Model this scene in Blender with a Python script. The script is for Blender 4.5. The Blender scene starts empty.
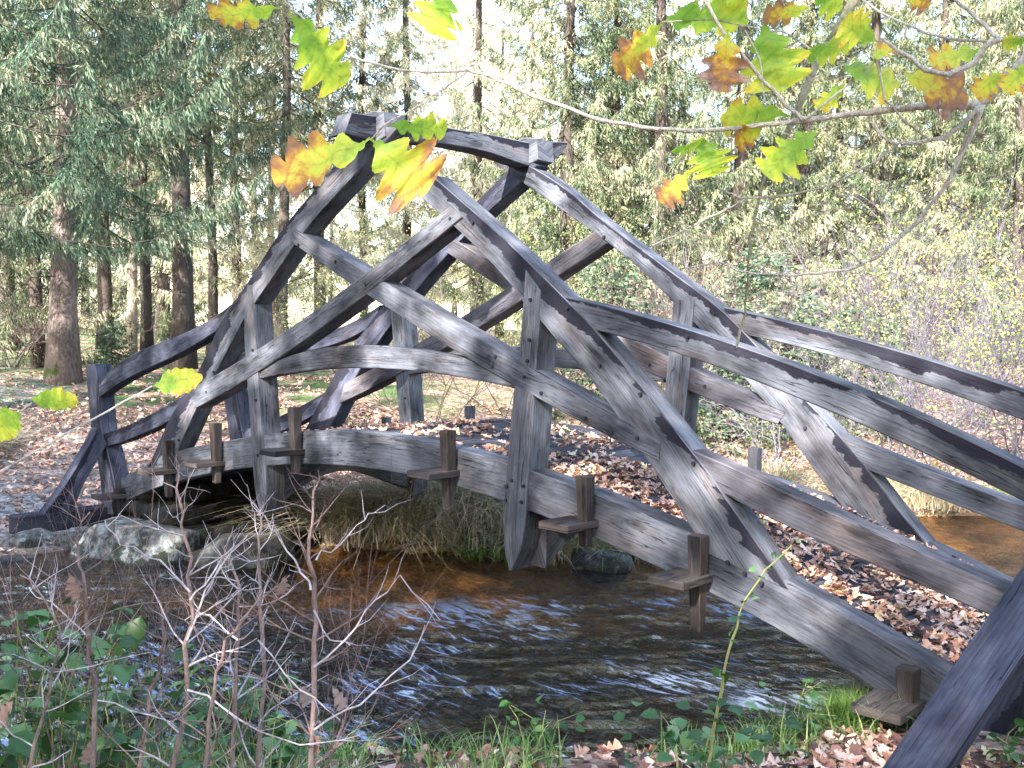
import bpy, bmesh, math, random, json
import numpy as np
from mathutils import Vector, noise, Matrix
rnd = random.Random(7); rs = np.random.RandomState(7)
SC = bpy.context.scene; COL = SC.collection; PI = math.pi
CAM = np.array([5.6876, -4.3912, .78536])
DATA = json.loads(r'''{"M":[["girder",0,0.165,[[-4.215,-0.689],[-3.486,-0.452],[-2.966,-0.278],[-2.143,-0.144],[-1.417,-0.01],[-0.898,0.041],[-0.32,0.105],[0.349,0.106],[0.798,0.058],[1.027,0.057],[1.418,0.027],[1.619,-0.017],[2.003,-0.081],[2.454,-0.155],[2.834,-0.246],[3.109,-0.315],[3.366,-0.394],[3.574,-0.469],[3.957,-0.607],[4.172,-0.687]],[[-4.184,-0.943],[-3.576,-0.742],[-3.131,-0.622],[-2.233,-0.414],[-1.639,-0.32],[-0.912,-0.215],[-0.143,-0.165],[0.237,-0.161],[0.666,-0.176],[0.981,-0.196],[1.395,-0.233],[1.606,-0.27],[2.131,-0.356],[2.473,-0.442],[2.94,-0.536],[3.502,-0.693],[3.808,-0.818],[4.137,-0.946]],0,null],["main_diagonal",-0.006,0.169,[[0.676,1.913],[1.122,1.611],[1.478,1.363],[1.808,1.109],[2.078,0.902],[2.353,0.651],[2.707,0.3],[2.811,0.2],[2.957,0.054],[3.147,-0.169],[3.309,-0.338],[3.394,-0.44]],[[0.466,1.832],[0.781,1.633],[1.219,1.327],[1.464,1.119],[1.672,0.935],[1.822,0.795],[2.006,0.648],[2.205,0.467],[2.503,0.139],[2.661,-0.034],[2.833,-0.235],[2.917,-0.331]],1,null],["main_diagonal",-0.006,0.169,[[-3.595,-0.512],[-3.464,-0.4],[-3.144,0.008],[-2.823,0.246],[-2.498,0.518],[-2.189,0.91],[-1.634,1.308],[-1.217,1.651],[-0.667,1.977],[-0.316,2.172],[0.011,2.341]],[[-3.088,-0.414],[-2.946,-0.276],[-2.594,0.145],[-2.281,0.433],[-1.781,0.943],[-1.635,1.044],[-1.203,1.373],[-0.83,1.656],[-0.379,1.909],[0.048,2.134],[0.309,2.283]],1,null],["cross_brace",-0.012,0.165,[[-0.97,1.668],[-0.695,1.554],[-0.42,1.44],[-0.145,1.328],[0.13,1.217],[0.405,1.107],[0.68,0.997],[0.954,0.889],[1.229,0.78],[1.504,0.672],[1.779,0.564],[2.054,0.456],[2.329,0.348],[2.604,0.24]],[[-1.071,1.583],[-0.789,1.453],[-0.507,1.325],[-0.224,1.2],[0.058,1.077],[0.34,0.957],[0.622,0.84],[0.905,0.727],[1.187,0.617],[1.469,0.511],[1.751,0.409],[2.034,0.311],[2.316,0.217],[2.598,0.129]],0,null],["cross_brace",-0.018,0.165,[[-2.726,0.299],[-2.449,0.383],[-2.171,0.471],[-1.894,0.563],[-1.616,0.659],[-1.339,0.758],[-1.062,0.861],[-0.784,0.968],[-0.507,1.079],[-0.23,1.193],[0.048,1.311],[0.325,1.433],[0.603,1.559],[0.88,1.689]],[[-2.594,0.133],[-2.318,0.22],[-2.041,0.313],[-1.765,0.41],[-1.488,0.513],[-1.212,0.619],[-0.936,0.73],[-0.659,0.845],[-0.383,0.963],[-0.107,1.085],[0.17,1.209],[0.446,1.336],[0.723,1.465],[0.999,1.595]],0,null],["arched_rail",0.006,0.12,[[-1.478,0.546],[-1.251,0.608],[-1.024,0.658],[-0.797,0.695],[-0.57,0.721],[-0.343,0.737],[-0.116,0.744],[0.11,0.742],[0.337,0.732],[0.564,0.715],[0.791,0.693],[1.018,0.666],[1.245,0.635],[1.472,0.6]],[[-1.541,0.441],[-1.308,0.476],[-1.076,0.506],[-0.843,0.531],[-0.611,0.55],[-0.378,0.564],[-0.146,0.572],[0.087,0.576],[0.319,0.574],[0.552,0.566],[0.784,0.554],[1.017,0.536],[1.249,0.513],[1.482,0.484]],0,null],["upper_rail",0.004,0.13,[[1.768,1.078],[1.996,1.034],[2.223,0.987],[2.451,0.936],[2.678,0.881],[2.906,0.822],[3.134,0.758],[3.361,0.689],[3.589,0.615],[3.817,0.535],[4.044,0.448],[4.272,0.356],[4.499,0.256],[4.727,0.149]],[[1.852,0.898],[2.073,0.862],[2.295,0.819],[2.516,0.771],[2.738,0.717],[2.959,0.657],[3.181,0.592],[3.402,0.522],[3.624,0.448],[3.845,0.369],[4.067,0.285],[4.288,0.198],[4.51,0.107],[4.731,0.013]],2,null],["upper_rail",0.003,0.13,[[-4.869,0.249],[-4.62,0.376],[-4.371,0.478],[-4.122,0.56],[-3.874,0.626],[-3.625,0.681],[-3.376,0.729],[-3.127,0.775],[-2.878,0.823],[-2.629,0.877],[-2.381,0.943],[-2.132,1.025],[-1.883,1.127],[-1.634,1.254]],[[-4.795,0.112],[-4.557,0.203],[-4.319,0.282],[-4.081,0.352],[-3.842,0.414],[-3.604,0.473],[-3.366,0.529],[-3.128,0.587],[-2.89,0.648],[-2.652,0.716],[-2.413,0.792],[-2.175,0.879],[-1.937,0.981],[-1.699,1.099]],1,null],["lower_rail",0.004,0.14,[[2.747,0.224],[2.881,0.187],[3.014,0.148],[3.148,0.109],[3.281,0.069],[3.415,0.029],[3.549,-0.011],[3.682,-0.05],[3.816,-0.09],[3.95,-0.128],[4.083,-0.166],[4.217,-0.203],[4.35,-0.239],[4.484,-0.274]],[[2.84,0.058],[2.965,0.008],[3.091,-0.037],[3.216,-0.079],[3.341,-0.117],[3.467,-0.154],[3.592,-0.188],[3.717,-0.22],[3.842,-0.252],[3.968,-0.283],[4.093,-0.315],[4.218,-0.347],[4.344,-0.38],[4.469,-0.415]],0,null],["lower_rail",0.005,0.13,[[-4.649,-0.256],[-4.492,-0.223],[-4.335,-0.188],[-4.179,-0.151],[-4.022,-0.112],[-3.865,-0.071],[-3.708,-0.027],[-3.552,0.018],[-3.395,0.065],[-3.238,0.114],[-3.081,0.166],[-2.925,0.219],[-2.768,0.275],[-2.611,0.332]],[[-4.601,-0.397],[-4.457,-0.367],[-4.313,-0.336],[-4.169,-0.303],[-4.024,-0.268],[-3.88,-0.232],[-3.736,-0.193],[-3.592,-0.153],[-3.448,-0.111],[-3.304,-0.067],[-3.159,-0.021],[-3.015,0.027],[-2.871,0.076],[-2.727,0.127]],1,null],["girder",1.6,0.165,[],[],0,null],["main_diagonal",1.606,0.165,[[-0.322,2.448],[0.097,2.269],[0.533,2.016],[0.901,1.721],[1.216,1.53],[1.631,1.248],[1.983,1.036],[2.292,0.741],[2.598,0.444],[2.886,0.19],[3.085,-0.019],[3.27,-0.246],[3.429,-0.405],[3.571,-0.56]],[[-0.345,2.338],[-0.017,2.147],[0.417,1.881],[0.811,1.649],[1.276,1.336],[1.445,1.18],[1.794,0.894],[2.172,0.544],[2.486,0.221],[2.675,-0.021],[2.869,-0.232],[3.071,-0.465],[3.205,-0.623]],1,null],["main_diagonal",1.609,0.165,[[-3.316,-0.304],[-3.171,-0.129],[-2.634,0.485],[-2.375,0.728],[-1.886,1.129],[-1.609,1.336],[-1.032,1.732],[-0.543,2.036],[-0.114,2.293],[-0.02,2.367]],[[-2.865,-0.29],[-2.739,-0.111],[-2.256,0.495],[-2.011,0.712],[-1.652,1.027],[-1.384,1.262],[-0.934,1.579],[-0.39,1.943],[0.03,2.15],[0.166,2.26]],0,null],["cross_brace",1.6,0.165,[[-0.868,1.72],[-0.61,1.597],[-0.351,1.476],[-0.093,1.359],[0.166,1.244],[0.424,1.132],[0.683,1.023],[0.941,0.916],[1.2,0.812],[1.458,0.709],[1.717,0.609],[1.975,0.511],[2.234,0.415],[2.492,0.32]],[[-0.948,1.594],[-0.688,1.467],[-0.428,1.341],[-0.168,1.216],[0.093,1.093],[0.353,0.973],[0.613,0.858],[0.873,0.747],[1.133,0.642],[1.393,0.543],[1.654,0.452],[1.914,0.37],[2.174,0.296],[2.434,0.233]],0,null],["cross_brace",1.594,0.165,[[-2.494,0.334],[-2.24,0.419],[-1.986,0.508],[-1.731,0.602],[-1.477,0.698],[-1.223,0.798],[-0.969,0.901],[-0.714,1.005],[-0.46,1.112],[-0.206,1.22],[0.048,1.33],[0.303,1.44],[0.557,1.55],[0.811,1.66]],[[-2.58,0.118],[-2.31,0.206],[-2.039,0.299],[-1.769,0.396],[-1.499,0.497],[-1.228,0.602],[-0.958,0.711],[-0.688,0.823],[-0.418,0.939],[-0.147,1.058],[0.123,1.18],[0.393,1.304],[0.664,1.431],[0.934,1.56]],0,null],["arched_rail",1.612,0.12,[],[],0,null],["upper_rail",1.61,0.13,[[1.983,1.043],[2.17,1.004],[2.356,0.964],[2.543,0.922],[2.729,0.879],[2.916,0.835],[3.103,0.787],[3.289,0.738],[3.476,0.685],[3.663,0.629],[3.849,0.57],[4.036,0.507],[4.222,0.439],[4.409,0.367]],[[2.148,0.85],[2.322,0.818],[2.497,0.783],[2.671,0.744],[2.846,0.702],[3.02,0.656],[3.194,0.608],[3.369,0.557],[3.543,0.504],[3.717,0.448],[3.892,0.39],[4.066,0.329],[4.241,0.267],[4.415,0.203]],2,null],["upper_rail",1.61,0.13,[[-4.849,0.496],[-4.625,0.582],[-4.401,0.648],[-4.176,0.697],[-3.952,0.734],[-3.728,0.762],[-3.504,0.785],[-3.279,0.808],[-3.055,0.832],[-2.831,0.864],[-2.607,0.906],[-2.382,0.962],[-2.158,1.036],[-1.934,1.131]],[[-4.803,0.351],[-4.588,0.429],[-4.374,0.489],[-4.159,0.535],[-3.945,0.57],[-3.73,0.597],[-3.515,0.62],[-3.301,0.642],[-3.086,0.667],[-2.871,0.698],[-2.657,0.738],[-2.442,0.791],[-2.228,0.86],[-2.013,0.948]],1,null],["lower_rail",1.611,0.14,[[2.816,0.213],[2.94,0.175],[3.064,0.137],[3.188,0.099],[3.313,0.062],[3.437,0.026],[3.561,-0.01],[3.685,-0.045],[3.809,-0.079],[3.933,-0.113],[4.058,-0.147],[4.182,-0.179],[4.306,-0.212],[4.43,-0.243]],[[2.862,0.043],[2.983,0.008],[3.104,-0.027],[3.225,-0.061],[3.346,-0.096],[3.467,-0.13],[3.588,-0.164],[3.709,-0.198],[3.83,-0.231],[3.951,-0.265],[4.072,-0.298],[4.193,-0.332],[4.314,-0.365],[4.435,-0.398]],0,null],["lower_rail",1.611,0.13,[[-4.667,-0.338],[-4.52,-0.305],[-4.373,-0.269],[-4.226,-0.231],[-4.08,-0.191],[-3.933,-0.149],[-3.786,-0.105],[-3.639,-0.058],[-3.492,-0.01],[-3.345,0.041],[-3.199,0.094],[-3.052,0.149],[-2.905,0.206],[-2.758,0.266]],[[-4.622,-0.471],[-4.49,-0.45],[-4.357,-0.425],[-4.225,-0.398],[-4.093,-0.368],[-3.96,-0.334],[-3.828,-0.298],[-3.696,-0.259],[-3.564,-0.217],[-3.431,-0.172],[-3.299,-0.124],[-3.167,-0.073],[-3.034,-0.019],[-2.902,0.038]],0,null]],"P":[["hanger_post",-0.009,0.185,[[1.566,1.234],[1.552,1.042],[1.515,0.623],[1.473,0.489],[1.419,-0.044],[1.389,-0.467],[1.409,-0.587],[1.455,-0.676]],[[1.702,1.094],[1.697,0.947],[1.66,0.627],[1.654,0.435],[1.619,-0.024],[1.583,-0.47],[1.542,-0.597],[1.464,-0.681]],0],["hanger_post",-0.009,0.185,[[-1.699,1.242],[-1.765,0.943],[-1.733,0.607],[-1.702,0.41],[-1.654,0.007],[-1.607,-0.42],[-1.56,-0.613],[-1.496,-0.699]],[[-1.618,1.239],[-1.587,1.043],[-1.556,0.645],[-1.51,0.434],[-1.463,-0.005],[-1.402,-0.305],[-1.387,-0.532],[-1.465,-0.703]],0],["end_post",-0.009,0.18,[[-5.076,0.462],[-4.933,-0.259],[-4.806,-0.446],[-4.687,-0.87],[-4.616,-1.122]],[[-4.813,0.49],[-4.765,0.307],[-4.675,-0.261],[-4.503,-0.462],[-4.337,-0.798],[-4.27,-1.076]],1],["hanger_post",1.588,0.185,[[1.573,1.102],[1.537,0.709],[1.507,0.393],[1.487,0.053],[1.443,-0.483]],[[1.747,1.098],[1.731,0.66],[1.695,0.328],[1.658,-0.008],[1.615,-0.461]],0],["hanger_post",1.603,0.185,[[-1.777,1.176],[-1.744,0.989],[-1.661,0.286],[-1.613,0.004],[-1.564,-0.383],[-1.532,-0.625],[-1.441,-0.731]],[[-1.607,1.172],[-1.576,1.007],[-1.496,0.477],[-1.447,0.025],[-1.399,-0.368],[-1.367,-0.606],[-1.426,-0.739]],0]],"cap":[[[-0.234,2.389],[-0.093,2.392],[0.061,2.405],[0.637,2.428],[1.124,2.452],[1.697,2.46],[1.888,2.515],[2.086,2.537]],[[-0.294,2.232],[-0.181,2.215],[0.062,2.239],[0.68,2.305],[1.126,2.309],[1.552,2.263],[1.802,2.255],[2.074,2.474]]],"pegs":[[-4.13,-0.778,-1.03,-0.841,-0.329,-4.375],[-3.05,-0.194,-0.743,-0.473,-0.269,-3.235],[-2.142,0.03,-0.507,-0.31,-0.308,-2.36],[-0.892,0.241,-0.297,-0.096,-0.304,-1.102],[0.926,0.187,-0.351,-0.082,-0.274,0.736],[2.118,0.003,-0.409,-0.256,-0.266,1.926],[2.896,-0.229,-0.741,-0.437,-0.249,2.716],[4.014,-0.663,-0.927,-0.813,-0.226,3.851]],"farpegs":[[-2.261,1.85,0.085],[-0.985,1.85,0.27],[2.151,1.85,0.06]],"dow":[[1.429,-0.139],[1.578,-0.122],[1.422,-0.23],[1.562,-0.225],[1.62,1.041],[1.615,0.793],[1.6,0.663],[1.473,-0.096],[1.319,0.682],[1.292,0.624],[1.576,0.562],[1.721,0.468],[2.172,0.652],[2.468,0.496],[2.825,0.142],[2.453,0.248],[3.045,-0.357],[3.146,-0.398],[3.244,-0.432],[1.922,0.986],[2.766,0.817],[0.881,1.598],[-0.041,1.195],[-1.604,0.686],[-1.557,0.262],[-1.527,-0.206],[-0.913,1.535],[-0.415,1.375],[-1.508,1.109],[-2.925,-0.188],[-2.263,0.479],[-2.39,0.293],[2.073,0.337],[2.267,0.268],[1.095,1.555]],"fdow":[[1.661,1.078],[1.918,0.994],[2.487,0.187],[2.64,0.225],[1.365,0.615],[1.855,0.475],[0.903,1.612],[-1.524,0.224]]}''')
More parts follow.
